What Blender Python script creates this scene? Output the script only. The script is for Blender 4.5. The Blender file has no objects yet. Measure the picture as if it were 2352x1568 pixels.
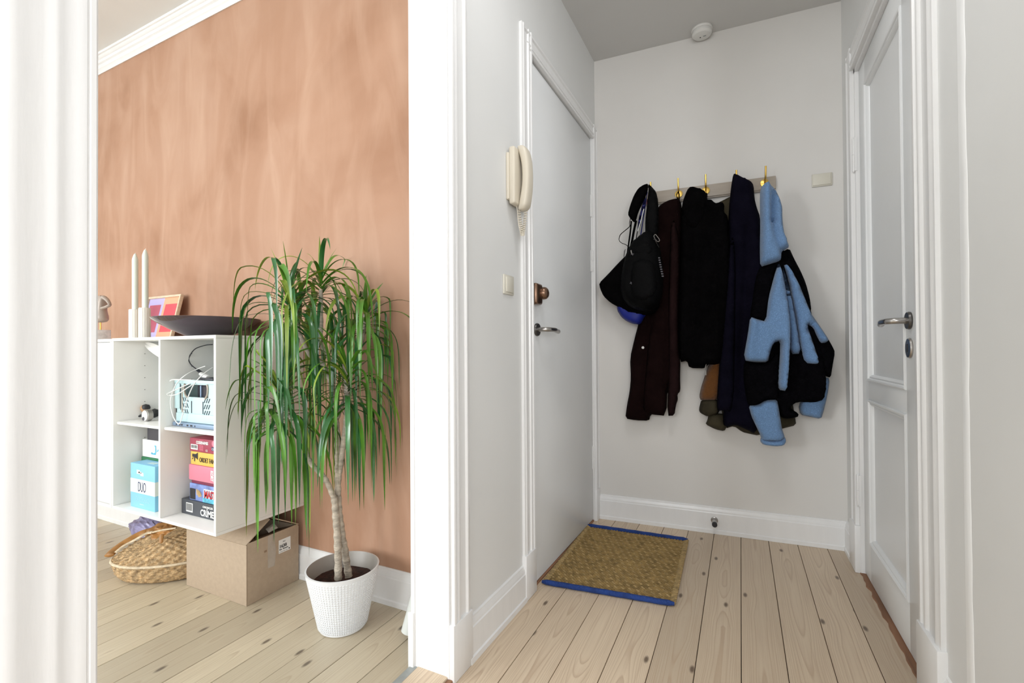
import bpy, bmesh, math, random
from mathutils import Vector, Matrix, noise
from mathutils.geometry import delaunay_2d_cdt
random.seed(7)
R = math.radians
SC = bpy.context.scene
COL = SC.collection

# ------------------------------------------------------------------ camera
H = 0.95
FPX = 1070.0
CX, CY = 1176.0, 795.35
yaw, pitch, roll = R(26.11), R(.526), R(-.382)
fw = Vector((-math.sin(yaw)*math.cos(pitch), math.cos(yaw)*math.cos(pitch), math.sin(pitch)))
r0 = Vector((math.cos(yaw), math.sin(yaw), 0)); u0 = r0.cross(fw)
rt = math.cos(roll)*r0 + math.sin(roll)*u0
up = -math.sin(roll)*r0 + math.cos(roll)*u0
EYE = Vector((0, 0, H))
cam_d = bpy.data.cameras.new('camera'); cam = bpy.data.objects.new('camera', cam_d); COL.objects.link(cam)
cam.matrix_world = Matrix(((rt.x, up.x, -fw.x, 0), (rt.y, up.y, -fw.y, 0), (rt.z, up.z, -fw.z, H), (0, 0, 0, 1)))
cam_d.sensor_width = 36; cam_d.lens = FPX/2352*36; cam_d.shift_y = 11.35/2352; cam_d.clip_start = .02
SC.camera = cam
# ------------------------------------------------------------------ world, exposure, lights
SC.view_settings.view_transform = 'Standard'; SC.view_settings.look = 'None'
SC.view_settings.exposure = 0.0; SC.view_settings.gamma = 1.0; SC.view_settings.use_curve_mapping = False
w = bpy.data.worlds.new('world'); SC.world = w; w.use_nodes = True
w.node_tree.nodes['Background'].inputs[0].default_value = (.80, .90, 1, 1)
w.node_tree.nodes['Background'].inputs[1].default_value = 1.0

def area(name, loc, target, sx, sy, power, col=(1, 1, 1)):
    l = bpy.data.lights.new(name, 'AREA'); l.shape = 'RECTANGLE'; l.size = sx; l.size_y = sy; l.energy = power; l.color = col
    o = bpy.data.objects.new(name, l); COL.objects.link(o); o.location = loc
    o.rotation_euler = (Vector(target)-Vector(loc)).to_track_quat('-Z', 'Y').to_euler()
    return o
# daylight in the two living room windows (wall at Y -2.7) and in the side room behind the photographer, with added fills
area('window_light', (-3.0, -2.62, 1.30), (-2.9, .4, .25), 1.1, 1.5, 88, (.93, .97, 1))
area('window_light', (-1.55, -2.62, 1.30), (-1.5, .4, .25), .8, 1.5, 48, (.93, .97, 1))
area('window_light', (-4.12, -.9, 1.3), (-1, .1, .5), 1.2, 1.5, 26, (.93, .97, 1))  # added fill from the left wall, which has no window
area('overhead_fill', (-.14, 1.05, 2.56), (-.14, 1.35, 0), .4, .4, 7, (.97, .98, 1))  # added fill above the hall to lift the doors, no fixture here
area('window_light', (1.6, -1.74, 1.5), (-.2, 1.2, 1.2), 1.2, 1.5, 48, (.95, .97, 1))
area('window_light', (-.15, -1.74, 1.2), (-.05, 1.4, .1), .9, 1.5, 38, (.94, .97, 1))  # added fill at the hall end, the wall here has no opening

# ------------------------------------------------------------------ projection helpers (pixel -> point on a real plane)
def ray(x, y): return fw + rt*((x-CX)/FPX) - up*((y-CY)/FPX)
def onplane(x, y, n, d):
    n = Vector(n); D = ray(x, y); return EYE + D*((d-n.dot(EYE))/n.dot(D))
def atz(x, y, z): return onplane(x, y, (0, 0, 1), z)
def atx(x, y, X): return onplane(x, y, (1, 0, 0), X)
def aty(x, y, Y): return onplane(x, y, (0, 1, 0), Y)

# ------------------------------------------------------------------ materials
def nd(nt, t, **kw):
    n = nt.nodes.new(t)
    for k, v in kw.items():
        if k in n.inputs: n.inputs[k].default_value = v
        else: setattr(n, k, v)
    return n
def ramp(nt, fac, stops):
    n = nt.nodes.new('ShaderNodeValToRGB'); el = n.color_ramp.elements
    while len(el) < len(stops): el.new(.5)
    for e, (p, c) in zip(el, stops): e.position = p; e.color = (*c, 1) if len(c) == 3 else c
    nt.links.new(fac, n.inputs[0]); return n
def mixc(nt, fac, a, b, mode='MIX'):
    n = nt.nodes.new('ShaderNodeMix'); n.data_type = 'RGBA'; n.blend_type = mode
    for s, v in ((0, fac), (6, a), (7, b)):
        if hasattr(v, 'is_linked') or isinstance(v, bpy.types.NodeSocket): nt.links.new(v, n.inputs[s])
        else: n.inputs[s].default_value = v if s == 0 else (*v, 1)
    return n.outputs[2]
def mat(name, col, rough=.5, var=.06, vscale=8, bump=0, bscale=60, metal=0, trans=0, spec=.5, coat=0, sheen=0, stretch=None, detail=3, alpha=1, emit=0, ior=None):
    m = bpy.data.materials.new(name); m.use_nodes = True; nt = m.node_tree; b = nt.nodes['Principled BSDF']
    tc = nd(nt, 'ShaderNodeTexCoord'); src = tc.outputs['Object']
    if stretch:
        mp = nd(nt, 'ShaderNodeMapping'); mp.inputs['Scale'].default_value = stretch; nt.links.new(src, mp.inputs[0]); src = mp.outputs[0]
    nz = nd(nt, 'ShaderNodeTexNoise', Scale=vscale, Detail=detail); nt.links.new(src, nz.inputs['Vector'])
    lo = tuple(max(0, c*(1-var)) for c in col); hi = tuple(min(1, c*(1+var)) for c in col)
    rp = ramp(nt, nz.outputs['Fac'], [(.3, lo), (.7, hi)]); nt.links.new(rp.outputs[0], b.inputs['Base Color'])
    b.inputs['Roughness'].default_value = rough; b.inputs['Metallic'].default_value = metal
    b.inputs['Specular IOR Level'].default_value = spec; b.inputs['Transmission Weight'].default_value = trans
    b.inputs['Coat Weight'].default_value = coat; b.inputs['Sheen Weight'].default_value = sheen; b.inputs['Alpha'].default_value = alpha
    if ior: b.inputs['IOR'].default_value = ior
    if emit: b.inputs['Emission Color'].default_value = (*col, 1); b.inputs['Emission Strength'].default_value = emit
    if bump:
        n2 = nd(nt, 'ShaderNodeTexNoise', Scale=bscale, Detail=4); nt.links.new(src, n2.inputs['Vector'])
        bp = nd(nt, 'ShaderNodeBump', Strength=bump, Distance=.01); nt.links.new(n2.outputs['Fac'], bp.inputs['Height']); nt.links.new(bp.outputs[0], b.inputs['Normal'])
    return m

def mat_wood_floor(name, light, dark, knot, rough=.42):
    m = bpy.data.materials.new(name); m.use_nodes = True; nt = m.node_tree; L = nt.links; b = nt.nodes['Principled BSDF']
    tc = nd(nt, 'ShaderNodeTexCoord'); oi = nd(nt, 'ShaderNodeObjectInfo')
    mul = nd(nt, 'ShaderNodeVectorMath', operation='SCALE'); mul.inputs[3].default_value = 37.0
    cmb = nd(nt, 'ShaderNodeCombineXYZ'); L.new(oi.outputs['Random'], cmb.inputs[0]); L.new(oi.outputs['Random'], cmb.inputs[1]); L.new(cmb.outputs[0], mul.inputs[0])
    add = nd(nt, 'ShaderNodeVectorMath', operation='ADD'); L.new(tc.outputs['Object'], add.inputs[0]); L.new(mul.outputs[0], add.inputs[1])
    # knots: voronoi cells squeezed along the plank
    mk = nd(nt, 'ShaderNodeMapping'); mk.inputs['Scale'].default_value = (6.5, 2.6, 1); L.new(add.outputs[0], mk.inputs[0])
    vo = nd(nt, 'ShaderNodeTexVoronoi', Scale=1.0); vo.voronoi_dimensions = '2D'; vo.inputs['Randomness'].default_value = 1; L.new(mk.outputs[0], vo.inputs['Vector'])
    kn = ramp(nt, vo.outputs['Distance'], [(.025, (1, 1, 1)), (.060, (0, 0, 0))])
    halo = ramp(nt, vo.outputs['Distance'], [(.0, (1, 1, 1)), (.42, (0, 0, 0))])
    # grain: distorted bands running along Y, cathedral-shaped
    mg = nd(nt, 'ShaderNodeMapping'); mg.inputs['Scale'].default_value = (4.5, .9, 4); L.new(add.outputs[0], mg.inputs[0])
    big = nd(nt, 'ShaderNodeTexNoise', Scale=1.0, Detail=1.0); L.new(mg.outputs[0], big.inputs['Vector'])
    s1 = nd(nt, 'ShaderNodeMath', operation='MULTIPLY'); s1.inputs[1].default_value = 9; L.new(big.outputs['Fac'], s1.inputs[0])
    sx = nd(nt, 'ShaderNodeSeparateXYZ'); L.new(tc.outputs['Object'], sx.inputs[0]); sq = nd(nt, 'ShaderNodeMath', operation='MULTIPLY'); L.new(sx.outputs[0], sq.inputs[0]); L.new(sx.outputs[0], sq.inputs[1])
    sa = nd(nt, 'ShaderNodeMath', operation='MULTIPLY_ADD'); sa.inputs[1].default_value = 2100; L.new(sq.outputs[0], sa.inputs[0]); L.new(s1.outputs[0], sa.inputs[2])
    s2 = nd(nt, 'ShaderNodeMath', operation='MULTIPLY_ADD'); s2.inputs[1].default_value = 1.8; L.new(halo.outputs[0], s2.inputs[0]); L.new(sa.outputs[0], s2.inputs[2])
    fr = nd(nt, 'ShaderNodeMath', operation='FRACT'); L.new(s2.outputs[0], fr.inputs[0])
    bands = ramp(nt, fr.outputs[0], [(0, (0, 0, 0)), (.62, (.25, .25, .25)), (.86, (1, 1, 1)), (.95, (.05, .05, .05))])
    mf = nd(nt, 'ShaderNodeMapping'); mf.inputs['Scale'].default_value = (160, 4, 160); L.new(add.outputs[0], mf.inputs[0])
    fine = nd(nt, 'ShaderNodeTexNoise', Scale=1.0, Detail=3); L.new(mf.outputs[0], fine.inputs['Vector'])
    blot = nd(nt, 'ShaderNodeTexNoise', Scale=2.2, Detail=2); L.new(add.outputs[0], blot.inputs['Vector'])
    hsv = nd(nt, 'ShaderNodeHueSaturation'); hsv.inputs['Color'].default_value = (*light, 1)
    vr = nd(nt, 'ShaderNodeMapRange'); vr.inputs[3].default_value = .84; vr.inputs[4].default_value = 1.12; L.new(oi.outputs['Random'], vr.inputs[0]); L.new(vr.outputs[0], hsv.inputs['Value'])
    fg = nd(nt, 'ShaderNodeMath', operation='MULTIPLY'); fg.inputs[1].default_value = .50; L.new(bands.outputs[0], fg.inputs[0])
    c1 = mixc(nt, fg.outputs[0], hsv.outputs[0], dark)
    ff = ramp(nt, fine.outputs['Fac'], [(.45, (0, 0, 0)), (.8, (.35, .35, .35))]); c2 = mixc(nt, ff.outputs[0], c1, dark)
    bb = ramp(nt, blot.outputs['Fac'], [(.5, (0, 0, 0)), (.85, (.35, .35, .35))]); c3 = mixc(nt, bb.outputs[0], c2, tuple(x*.8 for x in light))
    kk = nd(nt, 'ShaderNodeMath', operation='MULTIPLY'); kk.inputs[1].default_value = .85; L.new(kn.outputs[0], kk.inputs[0])
    c4 = mixc(nt, kk.outputs[0], c3, knot)
    L.new(c4, b.inputs['Base Color']); b.inputs['Roughness'].default_value = rough
    bp = nd(nt, 'ShaderNodeBump', Strength=.12, Distance=.003); L.new(bands.outputs[0], bp.inputs['Height']); L.new(bp.outputs[0], b.inputs['Normal'])
    return m

def mat_limewash():
    m = bpy.data.materials.new('orange_limewash'); m.use_nodes = True; nt = m.node_tree; L = nt.links; b = nt.nodes['Principled BSDF']
    tc = nd(nt, 'ShaderNodeTexCoord')
    n1 = nd(nt, 'ShaderNodeTexNoise', Scale=1.5, Detail=5, Distortion=.5); L.new(tc.outputs['Object'], n1.inputs['Vector'])
    mp = nd(nt, 'ShaderNodeMapping'); mp.inputs['Scale'].default_value = (7, 7, 1.8); mp.inputs['Rotation'].default_value = (0, .5, 0); L.new(tc.outputs['Object'], mp.inputs[0])
    n2 = nd(nt, 'ShaderNodeTexNoise', Scale=1.0, Detail=5, Distortion=1.2); L.new(mp.outputs[0], n2.inputs['Vector'])
    r1 = ramp(nt, n1.outputs['Fac'], [(.28, (.32, .163, .093)), (.50, (.43, .245, .158)), (.70, (.475, .29, .20))])
    r2 = ramp(nt, n2.outputs['Fac'], [(.42, (0, 0, 0)), (.75, (.42, .42, .42))])
    c = mixc(nt, r2.outputs[0], r1.outputs[0], (.60, .40, .29)); L.new(c, b.inputs['Base Color'])
    b.inputs['Roughness'].default_value = .62; b.inputs['Specular IOR Level'].default_value = .3
    bp = nd(nt, 'ShaderNodeBump', Strength=.06, Distance=.004); L.new(n2.outputs['Fac'], bp.inputs['Height']); L.new(bp.outputs[0], b.inputs['Normal'])
    return m

def mat_fleece(name, col, scale=150, bump=.9):
    m = bpy.data.materials.new(name); m.use_nodes = True; nt = m.node_tree; L = nt.links; b = nt.nodes['Principled BSDF']
    tc = nd(nt, 'ShaderNodeTexCoord'); nz = nd(nt, 'ShaderNodeTexNoise', Scale=110); L.new(tc.outputs['Object'], nz.inputs['Vector'])
    ad = nd(nt, 'ShaderNodeVectorMath', operation='MULTIPLY_ADD'); ad.inputs[1].default_value = (.016, .016, .016); L.new(nz.outputs['Color'], ad.inputs[0]); L.new(tc.outputs['Object'], ad.inputs[2])
    vo = nd(nt, 'ShaderNodeTexVoronoi', Scale=scale); vo.inputs['Randomness'].default_value = 1; vo.feature = 'DISTANCE_TO_EDGE'; L.new(ad.outputs[0], vo.inputs['Vector'])
    rp = ramp(nt, vo.outputs['Distance'], [(.0, tuple(c*.70 for c in col)), (.16, tuple(c*.95 for c in col)), (.5, tuple(min(1, c*1.1) for c in col))])  # darker crease lines put the shade between tufts into the colour
    L.new(rp.outputs[0], b.inputs['Base Color']); b.inputs['Roughness'].default_value = .95; b.inputs['Sheen Weight'].default_value = .25; b.inputs['Specular IOR Level'].default_value = .15
    bp = nd(nt, 'ShaderNodeBump', Strength=bump, Distance=.0025); L.new(vo.outputs['Distance'], bp.inputs['Height']); L.new(bp.outputs[0], b.inputs['Normal'])
    return m

def mat_paint_wall(name, col, worn=.02):
    m = mat(name, col, rough=.55, var=worn, vscale=3, bump=.035, bscale=18, spec=.35)
    return m

M = {}
M['paint'] = mat_paint_wall('white_wall_paint', (.735, .735, .72))
M['paintback'] = mat_paint_wall('white_alcove_paint', (.70, .68, .65))
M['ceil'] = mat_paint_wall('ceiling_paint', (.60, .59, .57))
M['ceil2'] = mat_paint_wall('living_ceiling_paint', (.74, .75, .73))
M['gloss'] = mat('white_gloss_paint', (.80, .795, .785), rough=.28, var=.02, vscale=4, bump=.05, bscale=14, stretch=(6, 6, 1))
M['door'] = mat('door_gloss_paint', (.79, .80, .80), rough=.3, var=.015, vscale=3, bump=.02, bscale=20)
M['lime'] = mat_limewash()
M['floor'] = mat_wood_floor('pine_plank', (.66, .53, .385), (.40, .265, .17), (.085, .05, .03))
M['floor2'] = mat_wood_floor('pale_pine_plank', (.62, .54, .40), (.40, .31, .21), (.10, .075, .055), rough=.36)
M['under'] = mat('dark_subfloor', (.045, .03, .02), rough=.9)
M['bare'] = mat('bare_wood_edge', (.26, .13, .07), rough=.7, var=.4, vscale=30, stretch=(1, .1, 1))
M['steel'] = mat('brushed_steel', (.42, .40, .38), rough=.3, var=.08, vscale=40, metal=1)
M['dsteel'] = mat('dark_steel', (.11, .105, .10), rough=.35, metal=.8)
M['bronze'] = mat('aged_bronze', (.20, .12, .08), rough=.3, var=.3, vscale=30, metal=.85)
M['brass'] = mat('brass', (.72, .48, .12), rough=.3, var=.1, vscale=50, metal=1)
M['beige'] = mat('beige_plastic', (.66, .60, .49), rough=.4, var=.02)
M['cream'] = mat('cream_plastic', (.66, .63, .54), rough=.4, var=.02)
M['wplast'] = mat('white_plastic', (.72, .71, .68), rough=.4, var=.02)
M['shelf'] = mat('white_lacquer', (.88, .87, .84), rough=.3, var=.01)
M['shelfback'] = mat('pale_grey_green_back', (.60, .67, .66), rough=.4, var=.01)
M['black'] = mat('black_fabric', (.0022, .0020, .0022), rough=.95, var=.3, vscale=20, bump=.3, bscale=300, spec=.03)
M['bpack'] = mat('black_nylon', (.0016, .0016, .0018), rough=.7, var=.3, vscale=12, bump=.25, bscale=250, spec=.08)
M['navy'] = mat('navy_wool', (.0045, .0040, .0095), rough=.95, var=.25, vscale=14, bump=.3, bscale=350, spec=.04)
M['maroon'] = mat('maroon_wool', (.0075, .0032, .003), rough=.95, var=.25, vscale=14, bump=.3, bscale=350, spec=.04)
M['maroon2'] = mat('maroon_wool_sleeve', (.014, .0065, .0065), rough=.95, var=.2, vscale=14, bump=.3, bscale=350, spec=.04)
M['olive'] = mat('olive_cotton', (.040, .033, .018), rough=.8, var=.2, vscale=14, bump=.3, bscale=200, spec=.2)
M['blue'] = mat_fleece('blue_fleece', (.165, .29, .50))
M['brown'] = mat_fleece('brown_fleece', (.17, .066, .016), 260)
M['royal'] = mat('royal_blue_nylon', (.008, .018, .22), rough=.5, var=.2, vscale=12, spec=.3)
M['blackfl'] = mat('black_fleece', (.0026, .0024, .0032), rough=1, var=.3, vscale=40, bump=.5, bscale=220, spec=.03)
M['rack'] = mat('grey_painted_rail', (.40, .345, .285), rough=.4, var=.05, stretch=(1, 1, 8))
M['leaf'] = mat('leaf_green', (.075, .215, .018), rough=.30, var=.5, vscale=9, spec=.5, coat=.15)
M['leafd'] = mat('leaf_dark_green', (.030, .135, .034), rough=.24, var=.4, vscale=9, spec=.6, coat=.3)
M['leafy'] = mat('leaf_yellow_green', (.20, .29, .030), rough=.35, var=.35, vscale=9)
M['dry'] = mat('dry_leaf', (.46, .33, .17), rough=.7, var=.2)
M['bark'] = mat('pale_bark', (.46, .40, .32), rough=.75, var=.3, vscale=25, bump=.5, bscale=60, stretch=(1, 1, 3))
M['soil'] = mat('brown_soil', (.045, .016, .010), rough=.9, var=.6, vscale=60, bump=1, bscale=120)
M['pot'] = mat('white_plastic_pot', (.78, .79, .80), rough=.38, var=.01)
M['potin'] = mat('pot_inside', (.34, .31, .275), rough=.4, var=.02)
M['card'] = mat('cardboard', (.44, .34, .245), rough=.8, var=.04, vscale=60, bump=.1, bscale=100)
M['cardd'] = mat('cardboard_edge', (.30, .20, .13), rough=.85)
M['tape'] = mat('clear_tape', (.72, .66, .58), rough=.15, var=.1, alpha=.45, bump=.5, bscale=40)
M['paper'] = mat('white_paper', (.82, .82, .80), rough=.6, var=.01)
M['tube'] = mat('pale_grey_paper', (.62, .64, .61), rough=.5, var=.02)
M['ink'] = mat('black_ink', (.015, .015, .018), rough=.5)
M['seagrass'] = mat('seagrass', (.50, .345, .185), rough=.75, var=.45, vscale=60, bump=.4, bscale=150)
M['rope'] = mat('cream_rope', (.66, .54, .38), rough=.8, var=.2, vscale=80)
M['bagbrown'] = mat('brown_plastic_bag', (.40, .19, .055), rough=.38, var=.25, vscale=20)
M['bagpurple'] = mat('purple_plastic_bag', (.27, .25, .42), rough=.22, var=.4, vscale=18, alpha=.93)
M['jute'] = mat('jute', (.27, .175, .060), rough=.85, var=.35, vscale=35, bump=.6, bscale=220)
M['jutel'] = mat('pale_jute', (.35, .24, .10), rough=.85, var=.3, vscale=60, bump=.5, bscale=220)
M['bluecord'] = mat('blue_cotton', (.012, .045, .21), rough=.85, var=.25, vscale=20, bump=.8, bscale=160, stretch=(1, .3, 1))
M['candle'] = mat('pale_green_wax', (.74, .80, .72), rough=.35, var=.01)
M['holder'] = mat('ribbed_ivory', (.84, .80, .72), rough=.35, var=.02)
M['glass'] = mat('dark_amethyst_glass', (.020, .009, .016), rough=.02, var=.8, vscale=4, spec=.6, coat=.7, trans=.0)
M['framew'] = mat('pale_ash_wood', (.72, .56, .40), rough=.45, var=.12, vscale=30, stretch=(1, 1, 6))
M['lilac'] = mat('lilac_print', (.52, .46, .78), rough=.5, var=.02)
M['peach'] = mat('peach_print', (.85, .42, .25), rough=.5, var=.02)
M['rose'] = mat('rose_print', (.52, .10, .16), rough=.5, var=.08)
M['red'] = mat('red_print', (.72, .085, .11), rough=.5, var=.08)
M['statue'] = mat('bronze_grey_clay', (.38, .31, .26), rough=.3, var=.1)
M['stone'] = mat('white_stone', (.68, .66, .63), rough=.5, var=.15, vscale=60)
M['skyblue'] = mat('sky_blue_card', (.24, .56, .80), rough=.45, var=.01)
M['lblue'] = mat('crate_blue_plastic', (.52, .70, .72), rough=.45, var=.02)
M['slotd'] = mat('dark_slot', (.03, .04, .06), rough=.7)
M['laptop'] = mat('blue_grey_metal', (.24, .33, .46), rough=.35, var=.03, metal=.3)
M['green'] = mat('green_card', (.02, .19, .07), rough=.35, var=.2)
M['dgrey'] = mat('dark_grey_card', (.055, .05, .06), rough=.5, var=.05)
M['wine'] = mat('wine_red_card', (.36, .055, .095), rough=.4, var=.1)
M['dwine'] = mat('dark_wine_card', (.20, .02, .06), rough=.4, var=.05)
M['yellow'] = mat('yellow_card', (.80, .50, .10), rough=.4, var=.04)
M['pink'] = mat('pink_card', (.72, .22, .30), rough=.4, var=.03)
M['crime'] = mat('charcoal_card', (.055, .062, .075), rough=.4, var=.08)
M['mmind'] = mat('purple_blue_card', (.20, .28, .58), rough=.3, var=.6, vscale=22)
M['cyan'] = mat('cyan_ink', (.10, .45, .62), rough=.4, var=.3, vscale=60)
M['navyink'] = mat('navy_ink', (.02, .04, .12), rough=.5)
M['redink'] = mat('red_ink', (.60, .03, .03), rough=.5)
M['wood'] = mat('light_wood', (.50, .30, .16), rough=.5, var=.15, vscale=40)
M['bluestripe'] = mat('blue_lanyard', (.012, .014, .13), rough=.6)
M['cabledark'] = mat('black_cable', (.02, .022, .03), rough=.4)
M['grey'] = mat('grey_strip', (.33, .35, .34), rough=.4, var=.15, vscale=30)

# ------------------------------------------------------------------ object helpers
XF = [None]       # optional vertex transform: the old left hall wall is not quite parallel to the rest
def skew(v):
    if v[1] > 1.1: return Vector((v[0] + .0133*(v[1]-1.1), v[1], v[2]))
    return Vector(v)
def tag(o, label=None, cat=None, group=None, kind=None):
    if label: o['label'] = label
    if cat: o['category'] = cat
    if group: o['group'] = group
    if kind: o['kind'] = kind
    return o
class MB:
    def __init__(s): s.v = []; s.f = []; s.mi = []; s.cur = 0
    def add(s, vs, fs):
        n = len(s.v); s.v += [tuple(v) for v in vs]; s.f += [[i+n for i in f] for f in fs]; s.mi += [s.cur]*len(fs); return s
    def box(s, x0, x1, y0, y1, z0, z1):
        x0, x1 = sorted((x0, x1)); y0, y1 = sorted((y0, y1)); z0, z1 = sorted((z0, z1))
        return s.add([(x0, y0, z0), (x1, y0, z0), (x1, y1, z0), (x0, y1, z0), (x0, y0, z1), (x1, y0, z1), (x1, y1, z1), (x0, y1, z1)],
                     [(0, 3, 2, 1), (4, 5, 6, 7), (0, 1, 5, 4), (1, 2, 6, 5), (2, 3, 7, 6), (3, 0, 4, 7)])
    def prism(s, poly, a, b, fn):
        """poly: 2-D outline (ccw), swept from a to b; fn(p, q, t) -> xyz"""
        n = len(poly); vs = [fn(p, q, a) for p, q in poly] + [fn(p, q, b) for p, q in poly]
        return s.add(vs, [list(range(n))[::-1], list(range(n, 2*n))] + [(i, (i+1) % n, n+(i+1) % n, n+i) for i in range(n)])
    def lathe(s, prof, n=32, c=(0, 0, 0), axis='Z', close=True, sx=1, sy=1):
        vs = []
        for r_, z in prof:
            for k in range(n):
                a = 2*math.pi*k/n; x, y = r_*math.cos(a)*sx, r_*math.sin(a)*sy
                p = (x, y, z) if axis == 'Z' else ((z, x, y) if axis == 'X' else (y, z, x))
                vs.append((c[0]+p[0], c[1]+p[1], c[2]+p[2]))
        fs = [(i*n+k, i*n+(k+1) % n, (i+1)*n+(k+1) % n, (i+1)*n+k) for i in range(len(prof)-1) for k in range(n)]
        if close: fs += [list(range(n))[::-1], [(len(prof)-1)*n+k for k in range(n)]]
        return s.add(vs, fs)
    def tube(s, pts, rad, n=8, caps=True, flat=1.0):
        P = [Vector(p) for p in pts]; m = len(P); rs = rad if isinstance(rad, (list, tuple)) else [rad]*m
        nrm = None; vs = []
        for i in range(m):
            t = (P[min(i+1, m-1)]-P[max(i-1, 0)]).normalized()
            if nrm is None:
                a = Vector((0, 0, 1)) if abs(t.z) < .9 else Vector((1, 0, 0)); nrm = t.cross(a).normalized()
            nrm = (nrm - t*nrm.dot(t)).normalized(); b = t.cross(nrm)
            for k in range(n):
                an = 2*math.pi*k/n; vs.append(P[i] + (nrm*math.cos(an) + b*math.sin(an)*flat)*rs[i])
        fs = [(i*n+k, i*n+(k+1) % n, (i+1)*n+(k+1) % n, (i+1)*n+k) for i in range(m-1) for k in range(n)]
        if caps: fs += [list(range(n))[::-1], [(m-1)*n+k for k in range(n)]]
        return s.add(vs, fs)
    def build(s, name, ma, parent=None, origin=None, bevel=0, smooth=True, seg=2, local=True):
        vs = [Vector(v) for v in s.v]
        if XF[0]: vs = [XF[0](v) for v in vs]
        if parent is not None and parent.get('_o') is not None: base = Vector(parent['_o'])
        else: base = Vector((0, 0, 0))
        org = Vector(origin) if origin is not None else base
        me = bpy.data.meshes.new(name); me.from_pydata([v-org for v in vs], [], s.f)
        for m_ in (ma if isinstance(ma, (list, tuple)) else [ma]): me.materials.append(m_)
        if any(s.mi): me.polygons.foreach_set('material_index', s.mi)
        bm = bmesh.new(); bm.from_mesh(me); bmesh.ops.recalc_face_normals(bm, faces=bm.faces)
        if bevel:
            ed = [e for e in bm.edges if len(e.link_faces) == 2 and e.calc_face_angle(0) > .6]
            bmesh.ops.bevel(bm, geom=ed, offset=bevel, segments=seg, affect='EDGES', clamp_overlap=True, profile=.5)
        if smooth:
            for f in bm.faces: f.smooth = True
            for e in bm.edges:
                if len(e.link_faces) == 2 and e.calc_face_angle(0) > .62: e.smooth = False
        bm.to_mesh(me); bm.free()
        o = bpy.data.objects.new(name, me); COL.objects.link(o); o.location = org-base
        if parent is not None: o.parent = parent
        if parent is None or parent.get('_o') is not None: o['_o'] = tuple(org)
        return o
def box(name, ma, b, parent=None, bevel=.001, **k): return MB().box(*b).build(name, ma, parent, bevel=bevel, **k)
def thing(name, label, cat, loc=(0, 0, 0), group=None):
    o = bpy.data.objects.new(name, None); COL.objects.link(o); o.location = loc; o.empty_display_size = .05
    o['_o'] = tuple(loc); return tag(o, label, cat, group)
def struct(o): o['kind'] = 'structure'; return o
def clone(root, loc, label=None):
    r = root.copy(); COL.objects.link(r); r.location = loc
    if label: r['label'] = label
    for ch in list(root.children):
        c = ch.copy(); COL.objects.link(c); c.parent = r
        for g in list(ch.children):
            d = g.copy(); COL.objects.link(d); d.parent = c
    return r
def spline(pts, n=6):
    P = [Vector(p) for p in pts]; out = []
    for i in range(len(P)-1):
        p0, p1, p2, p3 = P[max(i-1, 0)], P[i], P[i+1], P[min(i+2, len(P)-1)]
        for k in range(n):
            t = k/n; out.append(.5*((2*p1) + (p2-p0)*t + (2*p0-5*p1+4*p2-p3)*t*t + (3*p1-p0-3*p2+p3)*t**3))
    return out+[P[-1]]
def text(s, size, ma, parent, origin, right, upv, name='lettering', squeeze=1.0, depth=.0004, bold=0, center=False):
    cu = bpy.data.curves.new('t', 'FONT'); cu.body = s; cu.size = size; cu.extrude = depth; cu.offset = bold
    cu.resolution_u = 3
    if center: cu.align_x = 'CENTER'
    to = bpy.data.objects.new('t', cu); COL.objects.link(to)
    dg = bpy.context.evaluated_depsgraph_get(); dg.update()
    me = bpy.data.meshes.new_from_object(to.evaluated_get(dg)); bpy.data.objects.remove(to)
    r_ = Vector(right).normalized(); u_ = Vector(upv).normalized(); n_ = r_.cross(u_)
    base = Vector(parent['_o']) if parent is not None else Vector((0, 0, 0)); o_ = Vector(origin)-base
    me.transform(Matrix(((r_.x*squeeze, u_.x, n_.x, o_.x), (r_.y*squeeze, u_.y, n_.y, o_.y), (r_.z*squeeze, u_.z, n_.z, o_.z), (0, 0, 0, 1))))
    me.materials.clear(); me.materials.append(ma); me.name = name
    o = bpy.data.objects.new(name, me); COL.objects.link(o); o.parent = parent; return o

# ================================================================== THE SETTING
XW = -.757      # hall face of the left wall
XRW = .447      # right wall
ZC, ZC2 = 2.605, 2.66
# coat wall frame: u along the wall, w out into the hall
WA = R(3.585); WE = Vector((math.cos(WA), math.sin(WA), 0)); WN = Vector((math.sin(WA), -math.cos(WA), 0)); WP = Vector((-.737, 2.6007, 0))
def W(u, v, w_=0): return WP + WE*u + WN*w_ + Vector((0, 0, v))
def wpx(x, y, off=0):
    n = -WN; d = n.dot(WP) - off; p = onplane(x, y, n, d); return ((p-WP).dot(WE), p.z)

# floor: subfloor with one object per plank
fl = struct(box('floor', M['under'], (-4.2, 2.4, -2.7, 2.85, -.08, -.028), bevel=0))
hg = [-.775, -.634, -.504, -.377, -.254, -.131, -.007, .116, .240, .362, .486]
def plank(x0, x1, y0, y1, m_, z=0):
    g = .0022
    return MB().box(x0+g/2, x1-g/2, y0, y1, -.027, z+random.uniform(-.0008, .0004)).build('plank', m_, fl, origin=((x0+x1)/2, (y0+y1)/2, 0), bevel=.0012, seg=1, smooth=False)
for a, b_ in zip(hg, hg[1:]): plank(a, b_, -1.8, 2.72, M['floor'])
x = .486
while x < 2.3: plank(x, x+.124, -1.8, .6, M['floor']); x += .124
x = -.872; lx = [x]
while x > -4.05: x -= .127; lx.append(x)
for a, b_ in zip(lx[1:], lx): plank(a, b_, -2.6, 1.40, M['floor2'])

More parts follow.
